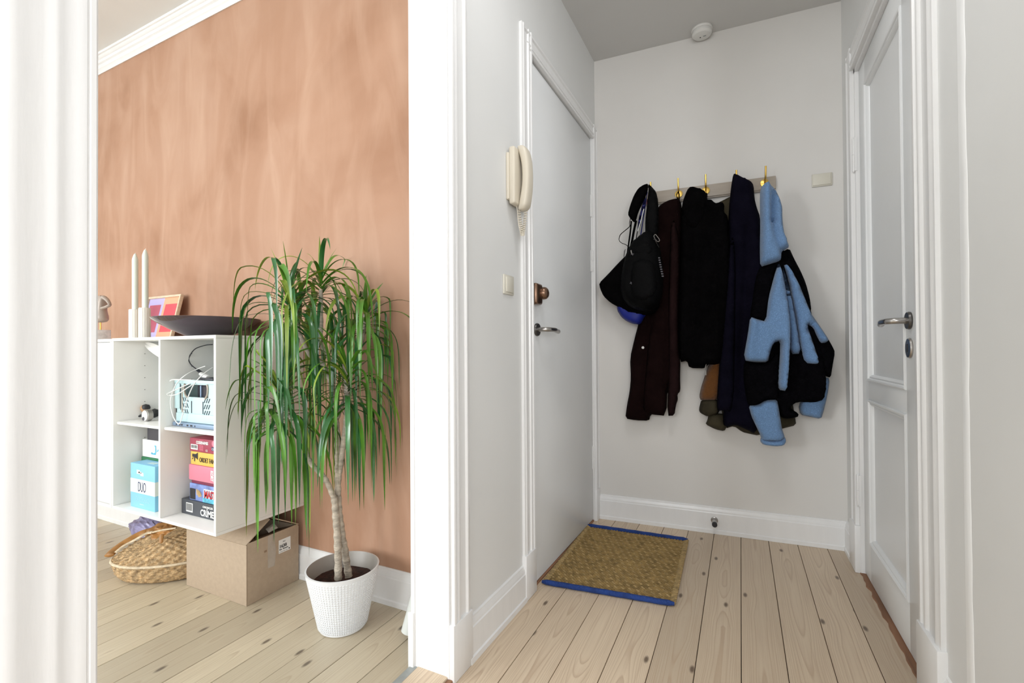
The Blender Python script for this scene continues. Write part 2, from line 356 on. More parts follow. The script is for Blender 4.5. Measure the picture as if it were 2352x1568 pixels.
# threshold between the rooms
th = struct(box('trim_1', M['floor'], (-.868, -.762, .30, 1.135, -.027, .018), bevel=.004, origin=(-.815, .7, 0)))
th['label'] = 'worn wooden threshold board in the doorway'
box('edge_strip', M['grey'], (-.893, -.868, .30, 1.135, -.02, .016), th, bevel=.003)
box('bare_edge', M['bare'], (-.762, -.745, .30, 1.128, -.02, .012), th, bevel=.003)

# left wall with the living-room doorway and the entry door opening
XF[0] = skew
m_ = MB()
for (y0, y1, z0, z1) in ((-1.8, .305, 0, ZC2+.1), (.305, 1.13, 2.22, ZC2+.1), (1.13, 1.70, 0, ZC2+.1), (1.70, 2.535, 2.135, ZC2+.1), (2.535, 2.70, 0, ZC2+.1)):
    m_.box(-.875, XW, y0, y1, z0, z1)
struct(m_.build('wall_left', M['paint']))
XF[0] = None
# back (coat) wall
m_ = MB()
vs = [W(-.2, 0, 0), W(1.4, 0, 0), W(1.4, 0, -.1), W(-.2, 0, -.1)]
m_.add([tuple(v) for v in vs]+[(v.x, v.y, 2.8) for v in vs], [(0, 3, 2, 1), (4, 5, 6, 7), (0, 1, 5, 4), (1, 2, 6, 5), (2, 3, 7, 6), (3, 0, 4, 7)])
struct(m_.build('wall_back', M['paintback']))
# right wall: with door opening; ends before the camera where the hall widens
m_ = MB()
for (y0, y1, z0, z1) in ((.55, 1.645, 0, 2.7), (1.645, 2.43, 2.15, 2.7), (2.43, 2.75, 0, 2.7)): m_.box(XRW, XRW+.1, y0, y1, z0, z1)
struct(m_.build('wall_right', M['paint']))
# a ragged, slightly proud edge of brighter paint down the right wall
pts = []
for i in range(90):
    z = .02+i*.029; n_ = noise.noise(Vector((z*2.1, 2.2, 0)))*.012 + noise.noise(Vector((z*11, 5, 0)))*.004
    pts.append((z, 1.345+n_-.003*(z-1)))
m_ = MB(); vs = []
for z, y in pts: vs += [(XRW-.0002, y-.002, z), (XRW-.0016, y, z), (XRW-.0016, y+.022, z), (XRW-.0002, 1.385, z)]
n_ = len(pts); m_.add(vs, [(4*i+k, 4*i+k+1, 4*i+k+5, 4*i+k+4) for i in range(n_-1) for k in range(3)])
struct(m_.build('trim_2', mat('bright_paint_edge', (.90, .90, .89), rough=.35, var=.01)))
# rooms behind the photographer
struct(box('wall_front', M['paint'], (-.87, .55, -1.9, -1.8, 0, 2.7), bevel=0))
m_ = MB().box(.55, .98, -1.9, -1.8, 0, 2.7).box(2.2, 2.5, -1.9, -1.8, 0, 2.7).box(.98, 2.2, -1.9, -1.8, 0, .75).box(.98, 2.2, -1.9, -1.8, 2.3, 2.7)
m_.box(2.4, 2.5, -1.8, .6, 0, 2.7).box(.547, 2.5, .55, .65, 0, 2.7)
struct(m_.build('wall_side', M['paint']))
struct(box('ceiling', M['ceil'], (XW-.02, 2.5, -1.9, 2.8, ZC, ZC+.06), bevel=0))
# living room shell
struct(box('wall_living_back', M['lime'], (-4.2, -.875, 1.385, 1.50, 0, 2.8), bevel=0, origin=(-2, 1.385, 1)))
struct(box('wall_living_left', M['paint'], (-4.3, -4.2, -2.8, 1.5, 0, 2.8), bevel=0))
m_ = MB()
for (x0, x1, z0, z1) in ((-4.2, -3.6, 0, 2.7), (-2.4, -2.0, 0, 2.7), (-1.1, -.875, 0, 2.7), (-3.6, -2.4, 0, .75), (-3.6, -2.4, 2.35, 2.7), (-2.0, -1.1, 0, .75), (-2.0, -1.1, 2.35, 2.7)): m_.box(x0, x1, -2.8, -2.7, z0, z1)
struct(m_.build('wall_living_front', M['paint']))
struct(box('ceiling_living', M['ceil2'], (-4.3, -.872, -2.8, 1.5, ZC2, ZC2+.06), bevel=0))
for n_, (x0, x1) in enumerate(((-3.6, -2.4), (-2.0, -1.1), (.98, 2.2))):
    y0 = -2.75 if n_ < 2 else -1.86; z1 = 2.35 if n_ < 2 else 2.3
    m_ = MB(); 
    for a, b_, c_, d_ in ((x0, x1, .75, .80), (x0, x1, z1-.05, z1), (x0, x0+.05, .75, z1), (x1-.05, x1, .75, z1), ((x0+x1)/2-.02, (x0+x1)/2+.02, .75, z1), (x0, x1, 1.78, 1.81)): m_.box(a, b_, y0-.02, y0+.02, c_, d_)
    struct(m_.build('window_%d' % (n_+1), M['gloss']))

# cornice on the orange wall
prof = [(0, 0), (0, -.073), (-.006, -.075), (-.010, -.070), (-.012, -.064), (-.020, -.058), (-.022, -.040), (-.030, -.036), (-.033, -.024), (-.040, -.021), (-.046, -.012), (-.052, -.010), (-.054, 0)]
struct(MB().prism(prof, -4.2, -.875, lambda p, q, t: (t, 1.385+p, ZC2+q)).build('trim_3', M['gloss']))
# baseboards
def bbprof(h, d=.018, foot=True):
    p = [(0, 0), (d+(.004 if foot else 0), 0)]
    if foot: p += [(d+.004, .018), (d, .022)]
    return p + [(d, h-.032), (d-.003, h-.028), (d-.003, h-.018), (d-.008, h-.010), (d-.008, h-.004), (d-.012, h), (0, h)]
struct(MB().prism(bbprof(.132, .016), -4.2, -.875, lambda p, q, t: (t, 1.385-p, q)).build('baseboard_living', M['gloss']))
XF[0] = skew
struct(MB().prism(bbprof(.137, .014), 1.215, 1.612, lambda p, q, t: (XW+p, t, q)).build('baseboard_left', M['gloss']))
XF[0] = None
struct(MB().prism(bbprof(.135, .016), -.05, 1.25, lambda p, q, t: tuple(W(t, q, p))).build('baseboard_back', M['gloss']))
m_ = MB()
m_.prism(bbprof(.15, .012), .56, 1.495, lambda p, q, t: (XRW-p, t, q))
m_.prism(bbprof(.14, .015), 2.529, 2.70, lambda p, q, t: (XRW-p, t, q))
struct(m_.build('baseboard_right', M['gloss']))
# casings (architraves): profile across the width, swept vertically
def casing(y_out, y_in, x, sgn, z0, z1, d=.014):
    """moulded board on a side wall, flat band outside and stepped beads near the opening; sgn = direction it stands proud"""
    wd = y_in-y_out
    pr = [(0, 0), (0, .75*d), (.10, .8*d), (.14, d), (.20, d), (.26, .6*d), (.60, .55*d), (.64, .95*d), (.70, 1.05*d), (.76, .95*d), (.79, .6*d), (.86, .7*d), (.88, 1.1*d), (.96, 1.15*d), (1, 1.0*d), (1, 0)]
    return MB().prism([(y_out+a*wd, x+sgn*b) for a, b in pr], z0, z1, lambda p, q, t: (q, p, t))
def hcasing(y0, y1, z_out, z_in, x, sgn, d=.014):
    wd = z_in-z_out
    pr = [(0, 0), (0, .75*d), (.10, .8*d), (.14, d), (.20, d), (.26, .6*d), (.60, .55*d), (.64, .95*d), (.70, 1.05*d), (.76, .95*d), (.79, .6*d), (.86, .7*d), (.88, 1.1*d), (.96, 1.15*d), (1, 1.0*d), (1, 0)]
    m_ = MB(); k = abs(z_out-z_in); n = len(pr)
    vs = [(x+sgn*b, y0+a*k, z_out+a*wd) for a, b in pr]+[(x+sgn*b, y1-a*k, z_out+a*wd) for a, b in pr]
    return m_.add(vs, [list(range(n)), list(range(2*n-1, n-1, -1))]+[(i, (i+1) % n, n+(i+1) % n, n+i) for i in range(n)])
# doorway to the living room: far post (reveal, casing, plinth) and near post
XF[0] = skew
struct(casing(1.222, 1.13, XW, 1, .165, 2.31).build('trim_4', M['gloss']))
struct(box('trim_5', M['gloss'], (XW-.005, XW+.017, 1.122, 1.226, .0, .165), bevel=.003))
XF[0] = None
lin = struct(box('trim_6', M['gloss'], (-.878, XW+.001, 1.1, 1.131, .0, 2.2), bevel=.002))   # far reveal lining
for v in lin.data.vertices:
    if v.co.y < 1.11: v.co.y = 1.121
struct(MB().prism([(1.20, -.875), (1.20, -.889), (1.14, -.892), (1.118, -.890), (1.118, -.875)], .0, 2.25, lambda p, q, t: (q, p, t)).build('trim_7', M['gloss'], bevel=.002))
struct(box('trim_8', M['gloss'], (-.897, -.877, 1.112, 1.205, 0, .175), bevel=.003))
# near post, close to the photographer
XN = XW+.001
pr = [(.196, 0), (.196, .004), (.214, .005), (.219, .0085), (.224, .0105), (.231, .0105), (.238, .0092), (.252, .0088), (.258, .0092), (.2625, .0112), (.267, .0112), (.271, .0098), (.278, .0098), (.284, .0108), (.288, .0122), (.293, .0124), (.2945, .011), (.2955, .011), (.297, .013), (.302, .0135), (.3045, .0115), (.3045, 0)]
m_ = MB().prism([(a, XN+b) for a, b in pr], 0, 2.6, lambda p, q, t: (q, p, t))
near = struct(m_.build('trim_9', M['gloss']))
struct(box('trim_10', M['gloss'], (-.875, XW, .30, .3046, 0, 2.2), bevel=.001))
struct(hcasing(.21, 1.222, 2.31, 2.218, XW, 1).build('trim_11', M['gloss']))

# ---------------------------------------------------------------- entry door (left)
XF[0] = skew
d1 = thing('door_1', None, None, (XW, 2.1, 0)); struct(d1)
box('door_leaf', M['door'], (-.80, -.762, 1.702, 2.533, .012, 2.128), d1, bevel=.002)
box('threshold', M['bare'], (-.80, XW-.001, 1.700, 2.535, -.02, .008), d1, bevel=.002)
cs = casing(1.612, 1.700, XW, 1, .17, 2.215); cs.build('casing', M['gloss'], d1)
box('plinth_block', M['gloss'], (XW-.005, XW+.018, 1.608, 1.704, 0, .172), d1, bevel=.004)
casing(2.612, 2.537, XW, 1, 0.17, 2.215).build('casing', M['gloss'], d1)
box('plinth_block', M['gloss'], (XW-.005, XW+.016, 2.535, 2.602, 0, .172), d1, bevel=.003)
hcasing(1.612, 2.612, 2.215, 2.135, XW, 1).build('casing', M['gloss'], d1)
box('door_stop_bead', M['gloss'], (-.765, XW+.003, 1.694, 1.7045, .12, 2.135), d1, bevel=.001)
box('door_stop_bead', M['gloss'], (-.765, XW+.003, 2.530, 2.539, .0, 2.135), d1, bevel=.001)
def hinge(par, x, y, z0, z1, s=1):
    m_ = MB(); zc = (z0+z1)/2
    m_.lathe([(.002, z0), (.0055, z0+.004), (.006, z0+.006), (.006, zc-.001), (.0045, zc), (.006, zc+.001), (.006, z1-.006), (.0055, z1-.004), (.002, z1)], 12, (x, y, 0))
    m_.box(x-.010*s, x, y-.014, y+.014, z0+.004, z1-.004)
    return m_.build('hinge', M['gloss'], par)
for z0, z1 in ((1.69, 1.82), (1.385, 1.51), (.288, .422)): hinge(d1, -.757, 2.533, z0, z1)
# night latch
lk = MB().add([], [])
lk.box(-.762, -.742, 1.704, 1.735, 1.135, 1.215); lk.box(-.762, -.735, 1.712, 1.775, 1.137, 1.222)
lock = lk.build('lock_case', M['bronze'], d1, bevel=.009, seg=3)
kb = MB().lathe([(.026, 0), (.026, .006), (.024, .014), (.018, .020), (.009, .023), (.001, .024)], 20, (0, 0, 0), 'X'); kb.v = [(v[0]-.738, v[1]+1.782, v[2]+1.186) for v in kb.v]
kb.build('lock_knob', M['bronze'], d1)
def lever(par, x, y, z, s, dy):
    """round rose on the door and a bent tubular lever"""
    m_ = MB().lathe([(.0, 0), (.026, 0), (.027, .004), (.025, .009), (.008, .010), (.0, .010)], 28, (0, 0, 0), 'X', close=False)
    m_.v = [(x+s*v[0], y+v[1], z+v[2]) for v in m_.v]; ro = m_.build('rose', M['dsteel'], par)
    pts = [(x+s*.006, y, z), (x+s*.035, y, z), (x+s*.048, y+dy*.010, z), (x+s*.053, y+dy*.024, z), (x+s*.053, y+dy*.075, z), (x+s*.047, y+dy*.10, z-.002), (x+s*.040, y+dy*.145, z-.004)]
    m_ = MB().tube(spline(pts, 5), .0095, 14); m_.build('door_handle', M['steel'], par, bevel=0)
lever(d1, -.762, 1.766, 1.036, 1, 1)
XF[0] = None

# ---------------------------------------------------------------- panelled door (right)
d2 = thing('door_2', None, None, (.46, 2.1, 0)); struct(d2)
XD = .461; y0, y1, zt = 1.662, 2.412, 2.122
box('stile', M['door'], (XD, XD+.035, y0, y0+.172, .012, zt), d2, bevel=.0015)
box('stile', M['door'], (XD, XD+.035, y1-.10, y1, .012, zt), d2, bevel=.0015)
for z0, z1 in ((.012, .165), (.745, .820), (2.02, zt)): box('rail', M['door'], (XD, XD+.035, y0+.172, y1-.10, z0, z1), d2, bevel=.001)
for z0, z1 in ((.165, .745), (.82, 2.02)):
    a, b_ = y0+.172, y1-.10
    box('panel', M['door'], (XD+.012, XD+.028, a-.004, b_+.004, z0-.004, z1+.004), d2, bevel=0)
    mp = [(0, .014), (0, -.004), (.004, -.006), (.009, -.004), (.012, .001), (.017, .0), (.022, .004), (.026, .013), (.026, .014)]
    m_ = MB(); n = len(mp); L4 = []
    for (yy, zz, sy_, sz_) in ((a, z0, 1, 1), (b_, z0, -1, 1), (b_, z1, -1, -1), (a, z1, 1, -1)): L4.append([(XD+d_, yy+sy_*t_, zz+sz_*t_) for t_, d_ in mp])
    for k in range(4):
        A, B = L4[k], L4[(k+1) % 4]; m_.add(A+B, [(i, i+1, n+i+1, n+i) for i in range(n-1)])
    m_.build('moulding', M['door'], d2)
casing(1.500, 1.645, XRW, -1, .20, 2.24).build('casing', M['gloss'], d2)
casing(2.53, 2.43, XRW, -1, .20, 2.24).build('casing', M['gloss'], d2)
hcasing(1.50, 2.53, 2.24, 2.14, XRW, -1).build('casing', M['gloss'], d2)
box('plinth_block', M['gloss'], (XRW-.021, XRW+.01, 1.492, 1.647, 0, .205), d2, bevel=.004)
box('plinth_block', M['gloss'], (XRW-.02, XRW+.01, 2.418, 2.53, 0, .20), d2, bevel=.004)
m_ = MB().box(XRW, XD+.05, 1.645, 1.6605, 0, 2.14).box(XRW, XD+.05, 2.4135, 2.43, 0, 2.14).box(XRW, XD+.05, 1.645, 2.43, 2.124, 2.14)
m_.build('door_frame', M['gloss'], d2)
m_ = MB(); n = 40; vs = []
for i in range(n+1):
    y = 1.65+(2.43-1.65)*i/n; wob = noise.noise(Vector((y*22, 0, 3)))*.008
    vs += [(XD+.03, y, .006), (.447+wob, y, .005), (.442+wob, y, -.01)]
m_.add(vs, [(3*i+k, 3*i+k+1, 3*i+k+4, 3*i+k+3) for i in range(n) for k in range(2)]).build('threshold', M['bare'], d2)
for z0, z1 in ((1.70, 1.85), (.28, .418)): hinge(d2, XRW-.004, 2.425, z0, z1, -1)
lever(d2, XD, 1.79, 1.033, -1, 1)
m_ = MB().lathe([(.0, 0), (.026, 0), (.027, .003), (.025, .007), (.0, .008)], 28, (0, 0, 0), 'X', close=False)
m_.v = [(XD-v[0], 1.79+v[1], .95+v[2]*1.15) for v in m_.v]; es = m_.build('keyhole_plate', M['steel'], d2)
MB().box(XD-.0095, XD-.007, 1.7875, 1.7925, .938, .962).build('keyhole', M['ink'], es, bevel=.001)

# ================================================================== HALL OBJECTS
# ---- intercom phone
XF[0] = skew
ph = thing('intercom_phone', 'beige wall intercom handset with a coiled cord beside the entry door', 'phone', (-.75, 1.56, 1.6))
yA, yB = 1.487, 1.60
def rbox(b, name, m_, par, bev, seg=3): return MB().box(*b).build(name, m_, par, bevel=bev, seg=seg)
rbox((XW, XW+.012, 1.492, 1.58, 1.495, 1.665), 'back_plate', M['beige'], ph, .004)
rbox((XW+.010, XW+.034, 1.494, 1.575, 1.478, 1.685), 'base', M['beige'], ph, .007)
# handset: swept rounded section bowed away from the base
pts = [(0.052, 1.463), (.060, 1.480), (.066, 1.51), (.071, 1.545), (.073, 1.585), (.071, 1.625), (.066, 1.655), (.059, 1.680), (.050, 1.697)]
pts = [(v.x, v.z) for v in spline([(a, 0, b) for a, b in pts], 5)]
m_ = MB(); vs = []; n = 32
for i, (dx, z) in enumerate(pts):
    t = i/(len(pts)-1); e = 1-abs(2*t-1)**6*.45; th_ = (.0145+.006*(2*t-1)**2)*e; wd = (.021+.003*(2*t-1)**2)*e
    for k in range(n):
        a = 2*math.pi*k/n; ca, sa = math.cos(a), math.sin(a); sg = lambda q: math.copysign(abs(q)**.6, q)
        vs.append((XW+dx-.012+th_*sg(ca), 1.548+wd*sg(sa)*1.25, z))
m_.add(vs, [(i*n+k, i*n+(k+1) % n, (i+1)*n+(k+1) % n, (i+1)*n+k) for i in range(len(pts)-1) for k in range(n)]+[list(range(n))[::-1], [(len(pts)-1)*n+k for k in range(n)]])
m_.build('handset', M['beige'], ph)
hx = []
for i in range(260):
    t = i/259; a = t*2*math.pi*26
    c = Vector((XW+.026+.024*t, 1.543+.013*t, 1.372+.098*abs(2*t-1)**1.35))
    hx.append(c+Vector((math.cos(a)*.006, math.sin(a)*.006*.9, math.sin(a)*.0015)))
MB().tube(hx, .0016, 5).build('coiled_cord', M['beige'], ph)
MB().tube(spline([(XW+.022, 1.535, 1.485), (XW+.024, 1.538, 1.45), (XW+.027, 1.541, 1.41), (XW+.033, 1.546, 1.375)]), .0016, 6).build('cord_end', M['beige'], ph)
# ---- rocker switch left of the entry door
sw = thing('light_switch', 'white rocker light switch on the wall below the intercom', 'switch', (XW, 1.50, 1.18))
box('switch_plate', M['cream'], (XW, XW+.007, 1.462, 1.540, 1.152, 1.222), sw, bevel=.003)
rk = MB().box(XW+.006, XW+.011, 1.475, 1.527, 1.160, 1.214).build('rocker', M['cream'], sw, bevel=.002)
XF[0] = None
# ---- switch on the coat wall (wide rocker)
(ua, va), (ub, vb) = wpx(1869, 424, .012), wpx(1909, 399, .012)
uc, vc = (ua+ub)/2, (va+vb)/2
s2 = thing('wall_switch', 'cream rectangular wall switch to the right of the coat rack', 'switch', W(uc, vc))
def wbox(u0, u1, v0, v1, w0, w1):
    m_ = MB(); vs = [W(u, v, w_) for w_ in (w0, w1) for (u, v) in ((u0, v0), (u1, v0), (u1, v1), (u0, v1))]
    return m_.add(vs, [(0, 1, 2, 3), (4, 7, 6, 5), (0, 4, 5, 1), (1, 5, 6, 2), (2, 6, 7, 3), (3, 7, 4, 0)])
wbox(uc-.042, uc+.042, vc-.031, vc+.031, 0, .008).build('switch_plate', M['cream'], s2, bevel=.003)
wbox(uc-.039, uc+.035, vc-.026, vc+.028, .008, .013).build('rocker', M['cream'], s2, bevel=.002)
# ---- smoke detector
c = atz(1612, 72, ZC-.012)
sd = thing('smoke_detector', 'round white smoke detector on the hall ceiling', 'detector', (c.x, c.y, ZC))
MB().lathe([(.050, 0), (.052, -.006), (.050, -.012), (.044, -.014)], 40, (c.x, c.y, ZC)).build('mounting_ring', M['wplast'], sd)
MB().lathe([(.046, -.012), (.049, -.018), (.048, -.028), (.040, -.036), (.022, -.039), (.0005, -.0395)], 40, (c.x, c.y, ZC)).build('cover', M['wplast'], sd)
box('vent_slot', M['grey'], (c.x+.006, c.x+.020, c.y-.004, c.y+.004, ZC-.0405, ZC-.037), sd, bevel=.001)
MB().lathe([(.003, -.041), (.003, -.036)], 10, (c.x-.008, c.y+.004, ZC)).build('test_light', M['ink'], sd)
# ---- door stop on the baseboard
u_, v_ = wpx(1641, 1196, .03)
ds = thing('door_stop', 'small cylindrical metal door stop with black rubber tip on the back baseboard', 'door stop', W(u_, v_, .018))
def cyl_w(u, v, w0, prof, n=20):
    m_ = MB(); vs = []
    for r_, d_ in prof:
        for k in range(n): a = 2*math.pi*k/n; vs.append(W(u+r_*math.cos(a), v+r_*math.sin(a), w0+d_))
    return m_.add(vs, [(i*n+k, i*n+(k+1) % n, (i+1)*n+(k+1) % n, (i+1)*n+k) for i in range(len(prof)-1) for k in range(n)]+[list(range(n))[::-1], [(len(prof)-1)*n+k for k in range(n)]])
cyl_w(u_, v_, .016, [(.017, 0), (.017, .004), (.0115, .008), (.0115, .062)]).build('stem', M['steel'], ds)
cyl_w(u_, v_, .078, [(.0125, 0), (.0125, .012), (.010, .016)]).build('rubber_tip', M['ink'], ds)

# ---- coat rack
ra, rb_ = wpx(1782, 403, .02), wpx(1782, 432, .02); uL = wpx(1466, 445, .02)[0]; uR = ra[0]; vt, vb2 = ra[1], rb_[1]
rk_ = thing('coat_rack', 'grey painted coat rail with brass hooks on the back wall', 'coat rack', W((uL+uR)/2, vt))
wbox(uL, uR, vb2, vt, .0, .020).build('rail', M['rack'], rk_, bevel=.0025)
wbox(uL, uR-.003, vb2-.006, vb2+.004, .0, .014).build('rail_lip', M['rack'], rk_, bevel=.002)
HU = []
for (hx_, hy_) in ((1497, 451), (1559, 443), (1621, 435), (1690, 425), (1756, 414)):
    u, v = wpx(hx_, hy_, .02); v = vb2+(vt-vb2)*.50; HU.append(u)
    hk = cyl_w(u, v, .019, [(.019, 0), (.020, .003), (.019, .007), (.012, .009), (.004, .010)], 24).build('hook_rose', M['brass'], rk_)
    rod = [W(u, v, .02), W(u, v+.001, .040), W(u, v+.006, .055), W(u, v+.020, .066), W(u, v+.050, .074), W(u, v+.066, .078)]
    MB().tube(spline(rod, 4), .0042, 10).build('hook_rod', M['brass'], hk)
    rod = [W(u, v-.004, .03), W(u, v-.012, .045), W(u, v-.030, .050), W(u, v-.036, .058), W(u, v-.028, .066)]
    MB().tube(spline(rod, 4), .0038, 10).build('hook_rod', M['brass'], hk)

# ---- cloth: an outline hanging in a plane off the coat wall, filled out to a real volume with folds
def cloth(name, px, off, thick, ma, parent, seed=0, amp=.010, k=.030, top=None, fr=16, back=.5, cell=.013, dia=0, wrinkles=(), label=None, rnd=1):
    P = [wpx(x, y, off) for x, y in px]
    for _ in range(rnd):
        Q = []
        for i in range(len(P)):
            a, b = P[i], P[(i+1) % len(P)]; Q += [(a[0]*.8+b[0]*.2, a[1]*.8+b[1]*.2), (a[0]*.2+b[0]*.8, a[1]*.2+b[1]*.8)]
        P = Q
    out = []
    for i in range(len(P)):
        a, b = P[i], P[(i+1) % len(P)]; L_ = math.hypot(b[0]-a[0], b[1]-a[1]); n = max(1, int(round(L_/(cell*.9))))
        out += [(a[0]+(b[0]-a[0])*j/n, a[1]+(b[1]-a[1])*j/n) for j in range(n)]
    def inside(x, y):
        c = False; j = len(P)-1
        for i in range(len(P)):
            if (P[i][1] > y) != (P[j][1] > y) and x < (P[j][0]-P[i][0])*(y-P[i][1])/(P[j][1]-P[i][1])+P[i][0]: c = not c
            j = i
        return c
    def dist(x, y):
        best = 9
        for i in range(len(P)):
            ax, ay = P[i]; bx, by = P[(i+1) % len(P)]; dx, dy = bx-ax, by-ay; l2 = dx*dx+dy*dy
            t = 0 if l2 == 0 else max(0, min(1, ((x-ax)*dx+(y-ay)*dy)/l2)); best = min(best, (x-ax-t*dx)**2+(y-ay-t*dy)**2)
        return math.sqrt(best)
    us = [p[0] for p in P]; vs_ = [p[1] for p in P]; nb = len(out); pts = list(out)
    v = min(vs_); row = 0
    while v < max(vs_):
        u = min(us)+(row % 2)*cell*.5
        while u < max(us):
            if inside(u, v) and dist(u, v) > cell*.5: pts.append((u, v))
            u += cell
        v += cell*.87; row += 1
    res = delaunay_2d_cdt([Vector(p) for p in pts], [], [list(range(nb))], 1, 1e-6)
    V2, F2 = res[0], res[2]
    if top is None: top = (sum(us)/len(us), max(vs_))
    front, backv = [], []
    for p in V2:
        d = dist(p.x, p.y); s = min(1, d/k); t = math.sqrt(max(0, 1-(1-s)**2))
        drop = top[1]-p.y
        uu = (p.x-top[0])/(1+1.4*max(0, drop))
        f1 = noise.noise(Vector((uu*fr, drop*1.6+dia*p.x, seed*3.7))); f2 = noise.noise(Vector((uu*fr*2.3, drop*3.2, seed*1.3+9)))
        fold = (1-2*abs(f1))*amp + f2*amp*.4 + noise.noise(Vector((p.x*30, p.y*22, seed)))*amp*.15
        for (ax, ay, bx, by, am, wd) in wrinkles:
            dx, dy = bx-ax, by-ay; l2 = dx*dx+dy*dy; tt = max(0, min(1, ((p.x-ax)*dx+(p.y-ay)*dy)/l2)); q = math.hypot(p.x-ax-tt*dx, p.y-ay-tt*dy)
            fold += am*math.exp(-(q/wd)**2)
        front.append(W(p.x, p.y, max(.006, off+thick*t+fold*t))); backv.append(W(p.x, p.y, max(.003, off-thick*back*t)))
    n = len(V2); m_ = MB(); edge_cnt = {}
    fs = [tuple(f) for f in F2]
    for f in fs:
        for i in range(len(f)):
            e = (f[i], f[(i+1) % len(f)]); edge_cnt[tuple(sorted(e))] = edge_cnt.get(tuple(sorted(e)), 0)+1
    bd = {v for e, c_ in edge_cnt.items() if c_ == 1 for v in e}
    idx = [i if i in bd else n+i for i in range(n)]
    m_.add(front+backv, fs+[tuple(idx[i] for i in reversed(f)) for f in fs])
    o = m_.build(name, ma, parent, smooth=False)
    for p in o.data.polygons: p.use_smooth = True
    bm = bmesh.new(); bm.from_mesh(o.data); bmesh.ops.delete(bm, geom=[v for v in bm.verts if not v.link_faces], context='VERTS'); bm.to_mesh(o.data); bm.free()
    if label: o['label'] = label
    return o
def wl(a, b, am=.012, wd=.02, off=.1):
    p, q = wpx(*a, off), wpx(*b, off); return (p[0], p[1], q[0], q[1], am, wd)
def hang(name, label, cat, x, y, off=.06):
    return thing(name, label, cat, W(*wpx(x, y, off), off), 'clothes and bags on the coat rack')

# olive jacket with brown fleece sleeve (behind everything)
oj = hang('jacket', 'olive and brown fleece jacket mostly hidden behind the navy coat', 'jacket', 1690, 440)
cloth('body', [(1640, 470), (1700, 440), (1740, 520), (1790, 760), (1826, 955), (1829, 976), (1800, 983), (1742, 1000), (1722, 996), (1705, 992), (1686, 978), (1665, 984), (1650, 900), (1640, 700)], .020, .022, M['olive'], oj, 3, .006)
cloth('sleeve', [(1628, 835), (1618, 865), (1610, 890), (1606, 910), (1610, 920), (1652, 920), (1660, 850), (1655, 820)], .045, .030, M['brown'], oj, 5, .006, label='brown fleece sleeve')
cloth('cuff', [(1611, 916), (1605, 940), (1608, 948), (1626, 957), (1652, 952), (1652, 916)], .045, .028, M['olive'], oj, 6, .005)
cloth('hem', [(1628, 948), (1625, 964), (1620, 974), (1644, 986), (1664, 990), (1670, 978), (1668, 950)], .040, .024, M['olive'], oj, 8, .005)
# maroon coat
mc = hang('coat', 'dark maroon wool coat between the backpack and the black jacket', 'coat', 1559, 455)
cloth('body', [(1512, 474), (1528, 463), (1545, 457), (1558, 455), (1565, 466), (1567, 500), (1564, 600), (1560, 760), (1560, 840), (1535, 900), (1515, 940), (1494, 953), (1491, 966), (1460, 965), (1436, 961), (1440, 930), (1446, 900), (1449, 868), (1447, 822), (1458, 775), (1466, 745), (1475, 700), (1490, 560), (1500, 500)], .045, .035, M['maroon'], mc, 11, .016, top=wpx(1558, 455), wrinkles=[wl((1500, 640), (1476, 940), -.016, .014)])
cloth('front_panel', [(1503, 700), (1488, 790), (1480, 880), (1475, 948), (1500, 952), (1531, 955), (1534, 860), (1535, 700)], .070, .022, M['maroon'], mc, 12, .008)
cloth('sleeve', [(1540, 520), (1550, 500), (1562, 560), (1560, 640), (1558, 720), (1559, 800), (1563, 830), (1562, 868), (1563, 898), (1556, 905), (1557, 918), (1553, 928), (1549, 954), (1532, 955), (1536, 850), (1535, 700), (1538, 600)], .085, .030, M['maroon2'], mc, 14, .010, k=.02, label='lighter maroon sleeve')
cyl_w(*wpx(1476, 798, .10), .084, [(.007, 0), (.007, .004), (.004, .006)], 14).build('button', M['wplast'], mc)
lp = [W(*wpx(1557, 458, .07), .07), W(*wpx(1554, 448, .075), .075), W(*wpx(1558, 441, .075), .075), W(*wpx(1561, 449, .075), .075), W(*wpx(1560, 460, .07), .07)]
MB().tube(spline(lp, 5), .0022, 6).build('hanging_loop', M['black'], mc)
# black jacket
bj = hang('jacket', 'plain black zip jacket with stand-up hood in the middle of the rack', 'jacket', 1600, 432)
cloth('body', [(1565, 480), (1575, 470), (1600, 462), (1625, 458), (1634, 458), (1640, 464), (1648, 468), (1658, 464), (1664, 470), (1662, 486), (1672, 496), (1678, 560), (1676, 700), (1662, 830), (1645, 838), (1626, 836), (1620, 846), (1583, 845), (1578, 828), (1561, 832), (1558, 760), (1562, 640)], .070, .055, M['black'], bj, 21, .018, top=wpx(1615, 440), wrinkles=[wl((1600, 560), (1590, 800), .02, .02), wl((1640, 560), (1645, 800), .014, .018)])
cloth('hood', [(1564, 486), (1569, 460), (1578, 436), (1586, 428), (1602, 431), (1621, 439), (1626, 462), (1624, 500), (1606, 530), (1580, 530)], .095, .045, M['black'], bj, 22, .012)
lp = [W(*wpx(1622, 470, .09), .10), W(*wpx(1624, 450, .09), .085), W(*wpx(1623, 443, .085), .082), W(*wpx(1621, 452, .09), .09)]
MB().tube(spline(lp, 5), .0022, 6).build('hanging_loop', M['black'], bj)
z0 = [W(*wpx(1623, 820, .1), .105), W(*wpx(1621, 838, .1), .108), W(*wpx(1619, 850, .1), .108)]
MB().tube(spline(z0, 4), .0028, 8).tube([W(*wpx(1621, 852, .1), .108), W(*wpx(1621, 861, .1), .108)], .0042, 8).build('zip_pull', M['steel'], bj)
